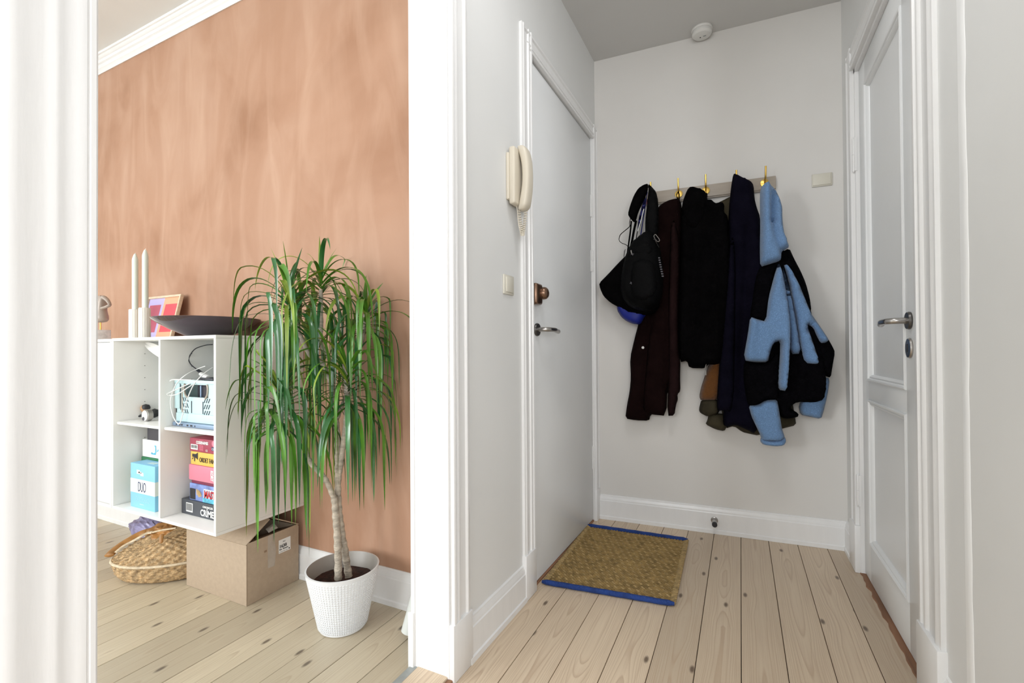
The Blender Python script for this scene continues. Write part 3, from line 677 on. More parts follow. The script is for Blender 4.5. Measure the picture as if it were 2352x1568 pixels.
# navy coat
nc = hang('coat', 'long navy wool coat hanging left of the blue fleece jacket', 'coat', 1700, 410)
cloth('body', [(1684, 400), (1690, 398), (1703, 406), (1724, 415), (1731, 425), (1733, 456), (1738, 476), (1746, 498), (1750, 560), (1765, 700), (1760, 850), (1745, 950), (1736, 997), (1712, 985), (1690, 975), (1672, 980), (1660, 975), (1662, 940), (1668, 800), (1674, 640), (1671, 560), (1674, 480), (1679, 430)], .062, .038, M['navy'], nc, 31, .012, top=wpx(1705, 400), wrinkles=[wl((1720, 520), (1700, 900), -.02, .018)])
cloth('sleeve', [(1676, 560), (1684, 540), (1690, 600), (1688, 760), (1688, 880), (1684, 922), (1679, 946), (1662, 942), (1646, 944), (1648, 890), (1655, 800), (1664, 700), (1670, 620)], .105, .024, M['navy'], nc, 32, .010, k=.02)
W_wall, wpx_wall = W, wpx
def W(u, v, w_=0): return W_wall(u, v, w_+.040)
def wpx(x, y, off=0): return wpx_wall(x, y, off+.040)
# royal blue bag under the backpack, black tote behind
rb = hang('bag', 'royal blue bag showing below the black backpack', 'bag', 1450, 720)
cloth('bag_body', [(1417, 690), (1417, 712), (1427, 728), (1440, 738), (1455, 744), (1471, 745), (1480, 728), (1500, 700), (1480, 660), (1440, 650)], .060, .035, M['royal'], rb, 41, .006)
MB().tube(spline([W(*wpx(1450, 690, .06), .06), W(*wpx(1462, 600, .06), .05), W(*wpx(1474, 520, .06), .05), W(*wpx(1487, 440, .06), .06)], 6), .006, 8, flat=.4).build('strap', M['royal'], rb)
tb = hang('bag', 'flat black tote bag sticking out left behind the backpack', 'bag', 1400, 650)
cloth('bag_body', [(1440, 584), (1420, 604), (1396, 630), (1376, 650), (1378, 662), (1386, 680), (1402, 695), (1422, 706), (1450, 722), (1500, 724), (1518, 700), (1515, 560), (1470, 560)], .085, .030, M['black'], tb, 43, .006)
MB().tube(spline([W(*wpx(1455, 580, .09), .09), W(*wpx(1470, 500, .09), .08), W(*wpx(1489, 428, .08), .075), W(*wpx(1500, 500, .08), .08), W(*wpx(1505, 570, .09), .09)], 6), .005, 8, flat=.4).build('strap', M['black'], tb)
# backpack
bp_ = hang('backpack', 'black backpack hanging by its padded strap at the left end of the rack', 'backpack', 1489, 425)
cloth('body', [(1470, 542), (1460, 549), (1447, 562), (1439, 582), (1431, 610), (1426, 640), (1425, 664), (1430, 684), (1441, 700), (1462, 712), (1490, 716), (1511, 703), (1521, 680), (1524, 650), (1522, 610), (1518, 580), (1514, 556), (1505, 535), (1488, 528)], .130, .085, M['bpack'], bp_, 51, .008, k=.055, fr=8)
cloth('front_pocket', [(1452, 600), (1446, 640), (1446, 670), (1456, 690), (1480, 696), (1505, 686), (1512, 660), (1510, 620), (1503, 598), (1475, 592)], .190, .040, M['bpack'], bp_, 52, .006, k=.035, fr=8)
cloth('upper_pocket', [(1455, 565), (1452, 588), (1475, 592), (1502, 590), (1504, 566), (1492, 554), (1468, 554)], .185, .035, M['bpack'], bp_, 53, .004, k=.022, fr=8)
cloth('shoulder_strap', [(1489, 421), (1478, 424), (1466, 432), (1456, 448), (1447, 472), (1442, 492), (1447, 501), (1456, 511), (1461, 507), (1466, 488), (1478, 462), (1488, 440)], .115, .020, M['black'], bp_, 54, .003, k=.015)
cloth('shoulder_strap', [(1489, 421), (1498, 430), (1507, 440), (1512, 462), (1513, 500), (1511, 540), (1500, 548), (1482, 540), (1482, 505), (1486, 470), (1489, 440)], .120, .020, M['bpack'], bp_, 55, .004, k=.015)
def webbing(pts, off, r_=.0045, name='webbing'):
    MB().tube(spline([W(*wpx(x, y, off), off) for x, y in pts], 6), r_, 8, flat=.35).build(name, M['black'], bp_)
webbing([(1448, 502), (1446, 512), (1446, 520), (1436, 529), (1425, 539), (1422, 551), (1428, 558), (1438, 562), (1446, 570)], .12)
webbing([(1450, 508), (1448, 530), (1444, 560), (1440, 590)], .125, .010)
webbing([(1461, 507), (1456, 530), (1452, 552), (1448, 570)], .125, .014)
MB().tube(spline([W(*wpx(1434, 575, .13), .13), W(*wpx(1433, 590, .13), .13), W(*wpx(1436, 572, .13), .13)], 4), .002, 6).build('zip_pull', M['steel'], bp_)
MB().tube(spline([W(*wpx(1450, 576, .2), .212), W(*wpx(1452, 584, .2), .214)], 3), .003, 6).build('zip_pull', M['steel'], bp_)
for (x, y) in ((1453, 584), (1450, 650)):
    m_ = MB(); u, v = wpx(x, y, .22); vs = []
    for j in range(8):
        rr = .0085 if j % 2 == 0 else .003; a = j*math.pi/4+.2
        vs.append((u+rr*math.cos(a), v+rr*math.sin(a)))
    m_.add([W(a, b, .222) for a, b in vs]+[W(a, b, .226) for a, b in vs], [tuple(range(8)), tuple(range(8, 16))]+[(i, (i+1) % 8, 8+(i+1) % 8, 8+i) for i in range(8)]).build('star_emblem', M['dgrey'], bp_)
# vertical wordmark on the side strap (illegible small marks)
m_ = MB()
for i in range(9):
    u, v = wpx(1513+i*1.1, 590+i*5.3, .20); m_.add([W(u-.006, v-.003, .178), W(u+.004, v-.004, .178), W(u+.004, v+.002, .178), W(u-.006, v+.003, .178), W(u-.006, v-.003, .181), W(u+.004, v-.004, .181), W(u+.004, v+.002, .181), W(u-.006, v+.003, .181)], [(4, 5, 6, 7), (0, 1, 5, 4), (1, 2, 6, 5), (2, 3, 7, 6), (3, 0, 4, 7)])
m_.build('side_wordmark', M['dgrey'], bp_)
# lanyard between the straps
ly = hang('lanyard', 'dark blue lanyard with a white cord hanging inside the backpack straps', 'lanyard', 1488, 440)
cloth('ribbon', [(1479, 452), (1484, 452), (1481, 480), (1470, 522), (1464, 530), (1466, 505), (1474, 475)], .105, .006, M['bluestripe'], ly, 61, .001, k=.006)
MB().tube([W(*wpx(1479, 480, .115), .118), W(*wpx(1473, 505, .115), .118), W(*wpx(1465, 531, .115), .118)], .0022, 6).build('white_cord', M['paper'], ly)
cloth('tag', [(1486, 456), (1490, 457), (1488, 469), (1484, 469)], .118, .004, M['pink'], ly, 62, 0, k=.003, label='small pink tag')
# keys on a carabiner
ky = hang('carabiner', 'small silver carabiner with keys clipped to the backpack', 'keys', 1507, 545)
cpt = [W(*wpx(x, y, .20), .205) for x, y in ((1502, 542), (1505, 539), (1508, 541), (1515, 551), (1513, 555), (1509, 554), (1503, 546), (1502, 542))]
MB().tube(spline(cpt, 3), .0016, 6).build('ring', M['steel'], ky)
for a, b_ in (((1503, 544), (1508, 556)), ((1505, 552), (1514, 569)), ((1501, 550), (1509, 552))):
    MB().tube([W(*wpx(*a, .2), .208), W(*wpx(*b_, .2), .210)], [.0042, .0022], 6, flat=.4).build('key', M['steel'], ky)

W, wpx = W_wall, wpx_wall
# blue and black fleece jacket
fj = hang('fleece_jacket', 'light blue and black patchwork fleece jacket at the right end of the rack', 'jacket', 1760, 430)
def fp(name, pts, off, th_, ma, seed, lab=None, **k):
    k.setdefault('k', .016); return cloth(name, pts, off+.03, th_, ma, fj, seed, label=lab, **k)
BL, BK = M['blue'], M['blackfl']
TOP = wpx(1765, 420)
fp('sleeve', [(1870, 880), (1893, 866), (1906, 868), (1901, 905), (1892, 943), (1886, 962), (1860, 957), (1838, 952), (1834, 930), (1850, 905)], .045, .030, BL, 71, 'lower blue part of the right sleeve', amp=.006)
fp('body', [(1712, 820), (1752, 640), (1770, 588), (1800, 570), (1824, 606), (1850, 665), (1880, 780), (1896, 850), (1898, 890), (1892, 918), (1868, 925), (1832, 922), (1812, 935), (1835, 950), (1832, 958), (1805, 962), (1790, 955), (1775, 925), (1740, 930), (1719, 931), (1711, 900), (1707, 860)], .070, .050, BK, 72, 'black lower body of the jacket', amp=.014, top=TOP)
fp('shoulder', [(1790, 582), (1813, 569), (1823, 592), (1839, 622), (1851, 650), (1860, 684), (1864, 715), (1850, 720), (1826, 660), (1798, 606)], .080, .035, BK, 73, 'black right shoulder panel', amp=.006)
fp('chest_panel', [(1745, 612), (1788, 602), (1780, 640), (1768, 690), (1762, 740), (1740, 736), (1722, 730), (1728, 690), (1735, 640)], .110, .030, BK, 74, 'black left chest panel', amp=.008)
fp('elbow_panel', [(1868, 760), (1885, 788), (1901, 776), (1912, 795), (1918, 808), (1912, 842), (1908, 867), (1896, 864), (1884, 850), (1878, 826)], .085, .038, BK, 75, 'black right elbow panel', amp=.008)
fp('sleeve', [(1797, 600), (1815, 614), (1834, 648), (1850, 688), (1863, 720), (1880, 744), (1899, 772), (1904, 781), (1896, 787), (1885, 788), (1876, 772), (1868, 752), (1853, 744), (1868, 788), (1882, 830), (1877, 837), (1846, 834), (1838, 800), (1826, 725), (1810, 645)], .125, .040, BL, 76, 'blue right sleeve', amp=.012, k=.014, wrinkles=[wl((1862, 735), (1848, 760), -.02, .012)])
fp('front_panel', [(1796, 608), (1808, 640), (1823, 702), (1833, 762), (1840, 812), (1815, 813), (1813, 760), (1806, 680)], .140, .022, BL, 77, 'narrow blue front strip', amp=.005, k=.015)
fp('sleeve', [(1788, 602), (1778, 634), (1765, 684), (1759, 738), (1740, 733), (1723, 727), (1718, 765), (1707, 827), (1735, 832), (1764, 832), (1768, 812), (1776, 788), (1792, 782), (1791, 820), (1785, 870), (1788, 895), (1807, 898), (1812, 850), (1815, 790), (1816, 740), (1807, 675), (1797, 622)], .150, .045, BL, 78, 'blue left sleeve folded forward', amp=.016, k=.017, wrinkles=[wl((1762, 742), (1790, 778), .012, .014), wl((1795, 700), (1800, 880), .014, .014)])
fp('sleeve_panel', [(1708, 830), (1736, 832), (1764, 832), (1788, 800), (1792, 850), (1788, 900), (1786, 918), (1760, 919), (1740, 930), (1719, 932), (1712, 905), (1708, 860)], .125, .040, BK, 79, 'black left forearm panel', amp=.010)
fp('sleeve', [(1719, 930), (1740, 928), (1758, 917), (1785, 915), (1790, 945), (1796, 984), (1803, 1004), (1801, 1012), (1750, 1012), (1746, 998), (1735, 975), (1726, 956)], .125, .036, BL, 80, 'lower blue part of the left sleeve', amp=.006)
fp('cuff', [(1747, 1004), (1746, 1014), (1753, 1021), (1780, 1025), (1800, 1023), (1806, 1014), (1803, 1002), (1780, 1010), (1760, 1009)], .125, .040, BL, 81, amp=.002, k=.015)
fp('hood', [(1745, 446), (1748, 430), (1757, 420), (1768, 422), (1781, 435), (1791, 455), (1797, 476), (1797, 500), (1800, 530), (1807, 550), (1813, 567), (1802, 574), (1795, 578), (1794, 596), (1786, 601), (1766, 607), (1746, 613), (1745, 575), (1746, 520)], .150, .055, BL, 82, 'blue hood', amp=.012, k=.022, wrinkles=[wl((1768, 440), (1768, 520), -.040, .011), wl((1768, 520), (1786, 590), -.022, .010), wl((1756, 440), (1756, 590), .012, .014)])

# ---------------------------------------------------------------- doormat
dm = thing('doormat', 'woven jute doormat with blue edging in front of the entry door', 'doormat', (-.49, 2.1, 0))
Q = [Vector((-.722, 1.762)), Vector((-.238, 1.815)), Vector((-.252, 2.452)), Vector((-.735, 2.430))]
def mq(s, t): return Q[0]*(1-s)*(1-t)+Q[1]*s*(1-t)+Q[2]*s*t+Q[3]*(1-s)*t
m_ = MB(); nx, ny = 30, 46; vs = []
for j in range(ny+1):
    for i in range(nx+1):
        p = mq(i/nx, j/ny); vs.append((p.x, p.y, .006+.0012*math.sin(i*3.14)*1))
m_.add(vs, [(j*(nx+1)+i, j*(nx+1)+i+1, (j+1)*(nx+1)+i+1, (j+1)*(nx+1)+i) for j in range(ny) for i in range(nx)])
c4 = [mq(0, 0), mq(1, 0), mq(1, 1), mq(0, 1)]; m_.add([(p.x, p.y, .0005) for p in c4]+[(p.x, p.y, .006) for p in c4], [(3, 2, 1, 0), (0, 1, 5, 4), (1, 2, 6, 5), (2, 3, 7, 6), (3, 0, 4, 7)])
m_.build('mat_base', M['jute'], dm)
ms, ml = MB(), MB(); nx, ny = 34, 84
for j in range(ny):
    for i in range(nx):
        s, t = (i+.5+(.5 if j % 2 else 0))/nx, (j+.5)/ny
        if s > .995: continue
        p = mq(s, t); e = (mq(min(1, s+.01), t)-mq(s-.01 if s > .01 else s, t)).normalized(); f_ = Vector((-e.y, e.x))
        a, b = .0072, .0040; hgt = .0095+random.uniform(-.0012, .0012); mb = ml if (i*2+(j % 2)+(j//2)) % 4 == 0 else ms
        ring = [p+e*a+f_*0, p+e*a*.5+f_*b, p-e*a*.5+f_*b, p-e*a, p-e*a*.5-f_*b, p+e*a*.5-f_*b]
        mb.add([(q.x, q.y, .0055) for q in ring]+[(p.x+e.x*a*.4, p.y+e.y*a*.4, hgt), (p.x-e.x*a*.4, p.y-e.y*a*.4, hgt)], [(0, 1, 6), (1, 2, 7, 6), (2, 3, 7), (3, 4, 7), (4, 5, 6, 7), (5, 0, 6)])
ms.build('weave', M['jute'], dm)['kind'] = 'stuff'; ml.build('raised_weave', M['jutel'], dm)['kind'] = 'stuff'
for s0 in (0, 1):
    m_ = MB()
    for j in range(38):
        t = (j+.5)/38; p = mq(s0, t); sgn = 1 if s0 else -1; pts = []
        for k in range(7):
            a = math.pi*k/6; pts.append((p.x+sgn*(.016*math.sin(a))-sgn*.006, p.y-.007+.0145*k/6, .006+.004*math.sin(a)))
        m_.tube(pts, .0052, 6)
    o = m_.build('edge_loops', M['jutel'], dm); o['kind'] = 'stuff'
for t in (0, 1):
    a, b = mq(-.025, t), mq(1.02, t); m_ = MB(); pts = [(a.x+(b.x-a.x)*i/24, a.y+(b.y-a.y)*i/24, .0105+.0006*math.sin(i*1.7)) for i in range(25)]
    m_.tube(pts, [.006]+[.0105]*23+[.006], 12, flat=.95)
    m_.build('blue_edging', M['bluecord'], dm)

# ================================================================== LIVING ROOM
SX0, SX1, SXM, SY0, SY1, SZ0, SZ1 = -2.366, -1.661, -2.013, 1.015, 1.383, .303, 1.013
T = .012
sh = thing('bookcase', 'white wall-hung open bookcase holding board games', 'bookcase', ((SX0+SX1)/2, SY1, SZ0))
box('top_panel', M['shelf'], (SX0, SX1, SY0, SY1, SZ1-T, SZ1), sh, bevel=.0015)
box('bottom_panel', M['shelf'], (SX0, SX1, SY0, SY1, SZ0, SZ0+T), sh, bevel=.0015)
for a in (SX0, SX1-T): box('side_panel', M['shelf'], (a, a+T, SY0, SY1, SZ0+T, SZ1-T), sh, bevel=.001)
box('divider', M['shelf'], (SXM-T/2, SXM+T/2, SY0, SY1-.01, SZ0+T, SZ1-T), sh, bevel=.001)
box('back_panel', M['shelfback'], (SX0+T, SX1-T, SY1-.028, SY1-.020, SZ0+T, SZ1-T), sh, bevel=0)
for a, b_ in ((SX0+T+.001, SXM-T/2-.001), (SXM+T/2+.001, SX1-T-.001)): box('shelf_board', M['shelf'], (a, b_, SY0+.012, SY1-.03, .652, .664), sh, bevel=.004)
m_ = MB()
for xx in (SX0+T, SXM+T/2):
    for k in range(12):
        zz = .37+k*.0525
        if abs(zz-.658) < .02: continue
        m_.lathe([(.0016, 0), (.0016, .0012)], 8, (xx, 1.13, zz), 'X')
m_.build('peg_holes', M['dgrey'], sh)['kind'] = 'stuff'
cb = thing('wall_cabinet', 'white wall-hung cabinet with closed door left of the bookcase', 'cabinet', (-2.73, SY1, SZ0))
box('cabinet_body', M['shelf'], (-3.08, SX0-.0025, SY0+.016, SY1, SZ0, SZ1-.002), cb, bevel=.0015)
box('top_panel', M['shelf'], (-3.08, SX0-.0025, SY0, SY0+.016, SZ1-.014, SZ1-.002), cb, bevel=.001)
box('bottom_panel', M['shelf'], (-3.08, SX0-.0025, SY0, SY0+.016, SZ0, SZ0+.012), cb, bevel=.001)
box('side_edge', M['shelf'], (SX0-.0145, SX0-.0025, SY0, SY0+.016, SZ0+.012, SZ1-.014), cb, bevel=.001)
box('cabinet_door', M['shelf'], (-3.066, SX0-.0165, SY0+.002, SY0+.0155, SZ0+.015, SZ1-.018), cb, bevel=.0015)

# flat pale oval shape up in the left compartment
cc = aty(372, 811, 1.13); oa, obv, on = aty(329, 787, 1.13)-cc, aty(369, 823, 1.13)-cc, Vector((0, 1, 0))
base_ = MB().lathe([(.001, 0), (.98, 0), (1, .002), (1, .006), (.98, .008), (.001, .008)], 64, (0, 0, 0), 'Z', close=False)
ob = MB(); ob.v = [tuple(cc+oa*v[0]+obv*v[1]+on*v[2]) for v in base_.v]; ob.f = base_.f; ob.mi = base_.mi
ob.v = [(min(v[0], SXM-T/2-.002), v[1], min(v[2], SZ1-T-.002)) for v in ob.v]
o = ob.build('oval_shape', M['shelf'], origin=cc); tag(o, 'pale flat oval shape in the top of the left bookcase compartment', 'board')

# ---- things on top of the bookcase
def candle_holder(x, y, h, label):
    t = thing('candle_holder', label, 'candle holder', (x, y, SZ1), 'candle holders on the bookcase')
    n = 72; prof = [(.0195, 0), (.0205, .002), (.0205, h-.003), (.0195, h), (.0125, h), (.0125, h-.02)]
    m_ = MB(); vs = []
    for r_, z in prof:
        for k in range(n):
            rr = r_*(1+(.035*(1 if (k//2) % 2 else -1) if r_ > .02 else 0)); a = 2*math.pi*k/n; vs.append((x+rr*math.cos(a), y+rr*math.sin(a), SZ1+z))
    m_.add(vs, [(i*n+k, i*n+(k+1) % n, (i+1)*n+(k+1) % n, (i+1)*n+k) for i in range(len(prof)-1) for k in range(n)]+[list(range(n))[::-1], [(len(prof)-1)*n+k for k in range(n)]])
    m_.build('body', M['holder'], t); return t
def candle(x, y, z0, z1, label):
    t = thing('candle', label, 'candle', (x, y, z0), 'candles on the bookcase'); h = z1-z0
    MB().lathe([(.0105, 0), (.0113, .004), (.0113, h-.030), (.0106, h-.022), (.0060, h-.006), (.0035, h-.001), (.0005, h)], 28, (x, y, z0)).build('wax', M['candle'], t)
    MB().tube([(x, y, z1-.004), (x, y, z1+.002), (x+.004, y, z1+.003)], .0011, 6).build('wick', M['paper'], t)
candle_holder(-2.338, 1.085, .125, 'left of the two ribbed ivory candle holders'); candle(-2.336, 1.085, SZ1+.108, 1.378, 'left tall pale green candle')
candle_holder(-2.262, 1.085, .128, 'right of the two ribbed ivory candle holders'); candle(-2.257, 1.085, SZ1+.111, 1.388, 'right tall pale green candle')
# ---- framed print leaning on the wall
fr_ = thing('framed_print', 'small framed lilac and peach print leaning on the orange wall', 'picture', (-2.55, 1.31, SZ1))
lean = Vector((0, .050, .225)).normalized(); fx = Vector((1, 0, 0)); fb = Vector((-2.778, 1.312, SZ1+.003)); fnn = fx.cross(lean)  # normal towards room
def FP(a, b, c): return tuple(fb+fx*a+lean*b+fnn*c)
def fbox(a0, a1, b0, b1, c0, c1):
    vs = [FP(a, b, c) for c in (c0, c1) for a, b in ((a0, b0), (a1, b0), (a1, b1), (a0, b1))]
    return MB().add(vs, [(0, 3, 2, 1), (4, 5, 6, 7), (0, 1, 5, 4), (1, 2, 6, 5), (2, 3, 7, 6), (3, 0, 4, 7)])
FWd, FHt = .298, .228
for b in ((0, FWd, 0, .011, 0, .016), (0, FWd, FHt-.011, FHt, 0, .016), (0, .011, .011, FHt-.011, 0, .016), (FWd-.011, FWd, .011, FHt-.011, 0, .016)): fbox(*b).build('frame_side', M['framew'], fr_, bevel=.001)
pr_ = fbox(.010, FWd/2, .010, FHt-.010, .003, .007).build('print', M['lilac'], fr_)
fbox(FWd/2, FWd-.010, .010, FHt-.010, .003, .007).build('print', M['peach'], fr_, )['label'] = 'peach half of the print'
fbox(.028, FWd/2-.020, .038, FHt-.045, .007, .0075).build('colour_field', M['rose'], pr_)
fbox(FWd/2+.020, FWd-.028, .038, FHt-.045, .007, .0075).build('colour_field', M['red'], pr_)
# ---- glass bowl
bc = Vector((-2.005, 1.195, SZ1)); rr = .195
bw = MB().lathe([(.001, .004), (.055, .004), (.060, 0), (.066, .001), (.090, .012), (.135, .034), (.172, .056), (.193, .074), (.196, .079), (.192, .080), (.160, .058), (.110, .033), (.06, .016), (.001, .012)], 72, bc, close=False)
bwo = bw.build('glass_bowl', M['glass'], origin=bc); tag(bwo, 'wide shallow dark purple glass bowl on the bookcase', 'bowl')
# ---- torso figurine
st = thing('torso_figurine', 'headless torso figurine on a white stone block, next to the doorway edge', 'figurine', (-2.70, 1.12, SZ1))
box('stone_base', M['stone'], (-2.745, -2.685, 1.09, 1.15, SZ1, SZ1+.048), st, bevel=.002)
MB().tube([(-2.712, 1.12, SZ1+.046), (-2.712, 1.12, SZ1+.085)], .0028, 8).build('rod', M['brass'], st)
sm = bpy.data.meshes.new('torso'); skv = [(0, 0, -.070), (0, 0, -.040), (0, -.004, -.006), (0, 0, .028), (0, .003, .052), (0, .003, .062),
    (.034, 0, .050), (.056, .004, .034), (.078, .004, .012), (.060, -.006, .002), (.036, -.016, -.004), (-.034, 0, .050), (-.056, 0, .030), (-.05, -.01, .0)]
ske = [(0, 1), (1, 2), (2, 3), (3, 4), (4, 5), (3, 6), (6, 7), (7, 8), (8, 9), (9, 10), (3, 11), (11, 12), (12, 13)]
skr = [.042, .044, .032, .038, .024, .008, .013, .010, .008, .0075, .006, .013, .010, .008]
sm.from_pydata(skv, ske, []); so = bpy.data.objects.new('torso', sm); COL.objects.link(so)
md = so.modifiers.new('s', 'SKIN'); sm.skin_vertices[0].data[0].use_root = True
for i, r_ in enumerate(skr): sm.skin_vertices[0].data[i].radius = (r_, r_*.75)
so.modifiers.new('u', 'SUBSURF').levels = 2
dg = bpy.context.evaluated_depsgraph_get(); dg.update(); me = bpy.data.meshes.new_from_object(so.evaluated_get(dg)); bpy.data.objects.remove(so)
me.name = 'torso'; me.materials.clear(); me.materials.append(M['statue'])
for p in me.polygons: p.use_smooth = True
so = bpy.data.objects.new('torso', me); COL.objects.link(so); so.parent = st; so.location = (-.012, 0, .150)

# ---- things in the bookcase
def gbox(name, label, ma, b, group='board games in the bookcase', bev=.001, cat='game box'):
    t = thing(name, label, cat, ((b[0]+b[1])/2, (b[2]+b[3])/2, b[4]), group)
    box('box_body', ma, b, t, bevel=bev); return t
def barcode(par, x0, x1, y, z0, z1):
    lb = box('barcode_label', M['paper'], (x0, x1, y-.0006, y, z0, z1), par, bevel=0)
    m_ = MB(); xx = x0+.003
    while xx < x1-.004: wd = random.choice((.0008, .0014, .002)); m_.box(xx, xx+wd, y-.0009, y-.0006, z0+.005, z1-.003); xx += wd+random.choice((.001, .0016))
    m_.build('bars', M['ink'], lb)
E_ = (1, 0, 0); Z_ = (0, 0, 1); XR2 = SX1-T-.002
b0 = SZ0+T
Y0 = 1.088
t = gbox('game_box', 'charcoal game box at the bottom of the right stack', M['crime'], (-2.000, XR2, Y0, 1.345, b0, b0+.058))
barcode(t, -1.968, -1.925, Y0-.0005, b0+.012, b0+.047)
text('CRÍME', .034, M['paper'], t, (-1.875, Y0-.0010, b0+.009), E_, Z_, squeeze=.86, bold=.0009)
text('CHRONICLES', .0105, M['paper'], t, (-1.861, Y0-.0010, b0+.0405), E_, Z_, squeeze=1.0, bold=.0003)
z = b0+.0585
t = gbox('game_box', 'shiny purple and blue game box lying on the charcoal one', M['mmind'], (-1.955, XR2, Y0+.004, 1.345, z, z+.066), bev=.003)
fy = Y0+.004
box('print_panel', M['cyan'], (-1.868, XR2, fy-.0006, fy, z+.001, z+.018), t, bevel=0); box('white_panel', M['paper'], (-1.862, XR2, fy-.0005, fy, z+.018, z+.052), t, bevel=0)
text('MASTER', .038, M['navyink'], t, (-1.858, fy-.0009, z+.020), E_, Z_, squeeze=.72, bold=.0022)
text('MASTER', .038, M['redink'], t, (-1.858, fy-.0013, z+.020), E_, Z_, squeeze=.72, bold=.0006, name='lettering')
m_ = MB()
for k in range(9):
    a = R(20+k*9); cx_, cz_ = -1.905, z+.022
    m_.add([(cx_+math.cos(a)*.012, fy-.0012, cz_+math.sin(a)*.012-.01), (cx_+math.cos(a)*.034, fy-.0012, cz_+math.sin(a)*.034-.01), (cx_+math.cos(a+.07)*.034, fy-.0012, cz_+math.sin(a+.07)*.034-.01), (cx_+math.cos(a+.09)*.012, fy-.0012, cz_+math.sin(a+.09)*.012-.01)], [(0, 1, 2, 3)])
m_.build('printed_rays', M['yellow'], t, smooth=False)
box('printed_block', M['ink'], (-1.950, -1.915, fy-.0007, fy, z+.004, z+.046), t, bevel=0)
z += .0665
t = gbox('game_box', 'thin dark red game box under the pink one', M['dwine'], (-1.944, XR2, Y0+.006, 1.345, z, z+.0125)); z += .013
t = gbox('game_box', 'pink game box in the middle of the right stack', M['pink'], (-1.951, XR2, Y0-.002, 1.345, z, z+.062), bev=.005)
text('KORT', .022, M['paper'], t, (-1.806, Y0-.003, z+.050), (0, 0, -1), E_, squeeze=.66, bold=.001); text('HIT', .022, M['paper'], t, (-1.780, Y0-.003, z+.050), (0, 0, -1), E_, squeeze=.66, bold=.001)
z += .0625
t = gbox('game_box', 'yellow game box with a black megaphone print', M['yellow'], (-1.939, XR2, Y0, 1.345, z, z+.050), bev=.0015)
text('ORDET FANGER', .026, M['ink'], t, (-1.882, Y0-.001, z+.013), E_, Z_, squeeze=.66)
m_ = MB(); gx, gz, yy = -1.928, z+.012, Y0-.0009
def flat(pl): 
    n = len(pl); m_.add([(gx+a, yy, gz+b) for a, b in pl]+[(gx+a, yy+.0005, gz+b) for a, b in pl], [tuple(range(n)), tuple(range(2*n-1, n-1, -1))]+[(i, (i+1) % n, n+(i+1) % n, n+i) for i in range(n)])
flat([(0, .017), (.012, .017), (.012, .029), (0, .029)]); flat([(.012, .016), (.022, .015), (.036, .008), (.036, .036), (.022, .029), (.012, .029)]); flat([(.012, .001), (.017, 0), (.019, .015), (.012, .016)]); flat([(-.004, .007), (0, .007), (.008, .013), (.006, .016)])
m_.build('megaphone_print', M['ink'], t, smooth=False)
z += .0505
t = gbox('game_box', 'wine red game box on top of the right stack', M['wine'], (-1.946, XR2, Y0, 1.345, z, z+.052), bev=.002)
barcode(t, -1.937, -1.892, Y0-.0005, z+.008, z+.028)
text('CODENAMES', .0150, M['paper'], t, (-1.902, Y0-.001, z+.032), E_, Z_, squeeze=.85, bold=.0006); m_ = MB()
for k in range(8): m_.box(-1.882+k*.0034, -1.8795+k*.0034, Y0-.001, Y0, z+.0455, z+.0475)
for k in range(6): m_.box(-1.882, -1.856, Y0-.001, Y0, z+.008+k*.0036, z+.0092+k*.0036)
m_.build('fine_print', M['pink'], t, smooth=False)
text('CE', .011, M['paper'], t, (-1.842, Y0-.001, z+.006), E_, Z_); box('print_panel', M['navyink'], (-1.806, -1.776, Y0-.0006, Y0, z+.012, z+.026), t, bevel=0); text('CGE', .012, M['paper'], t, (-1.803, Y0-.0012, z+.0145), E_, Z_)
m_ = MB().lathe([(.0001, 0), (.011, 0), (.011, .0006), (.0001, .0006)], 24, (-1.793, Y0-.0007, z+.039), 'Y', close=False); m_.build('seal_print', M['pink'], t)
# left compartment
y2 = 1.045
t = gbox('game_box', 'large light blue and white game box standing in the lower left compartment', M['skyblue'], (-2.283, -2.103, y2, y2+.060, b0, b0+.181), bev=.0012)
box('white_band', M['paper'], (-2.2834, -2.1026, y2-.0005, y2+.0605, b0+.062, b0+.118), t, bevel=0)
text('DUO', .058, M['navyink'], t, (-2.196, y2-.001, b0+.069), E_, Z_, squeeze=.45, center=True, bold=-.0004)
m_ = MB().box(-2.235, -2.213, y2-.0006, y2, b0+.140, b0+.156).box(-2.209, -2.186, y2-.0006, y2, b0+.134, b0+.147).box(-2.222, -2.200, y2-.0006, y2, b0+.144, b0+.150); m_.build('printed_logo', M['paper'], t)
m_ = MB()
for k in range(6):
    for a in range(10): q = a*math.pi/5; cx_, cz_ = -2.236+k*.017, b0+.038; m_.box(cx_+.0065*math.cos(q)-.0007, cx_+.0065*math.cos(q)+.0007, y2-.0006, y2, cz_+.009*math.sin(q)-.0009, cz_+.009*math.sin(q)+.0009)
for k in range(8): m_.box(-2.214+k*.0042, -2.211+k*.0042, y2-.0006, y2, b0+.0165, b0+.0195)
m_.build('fine_print', M['lblue'], t, smooth=False)
box('printed_logo', M['lblue'], (-2.200, -2.150, y2+.020, y2+.040, b0+.181, b0+.1815), t, bevel=0)
XL2 = SXM-T/2-.002; y3 = 1.205
t = gbox('game_box', 'dark green game box peeking out above the light blue one', M['green'], (-2.342, XL2, 1.110, 1.345, b0, b0+.188), bev=.004)
gy = 1.112
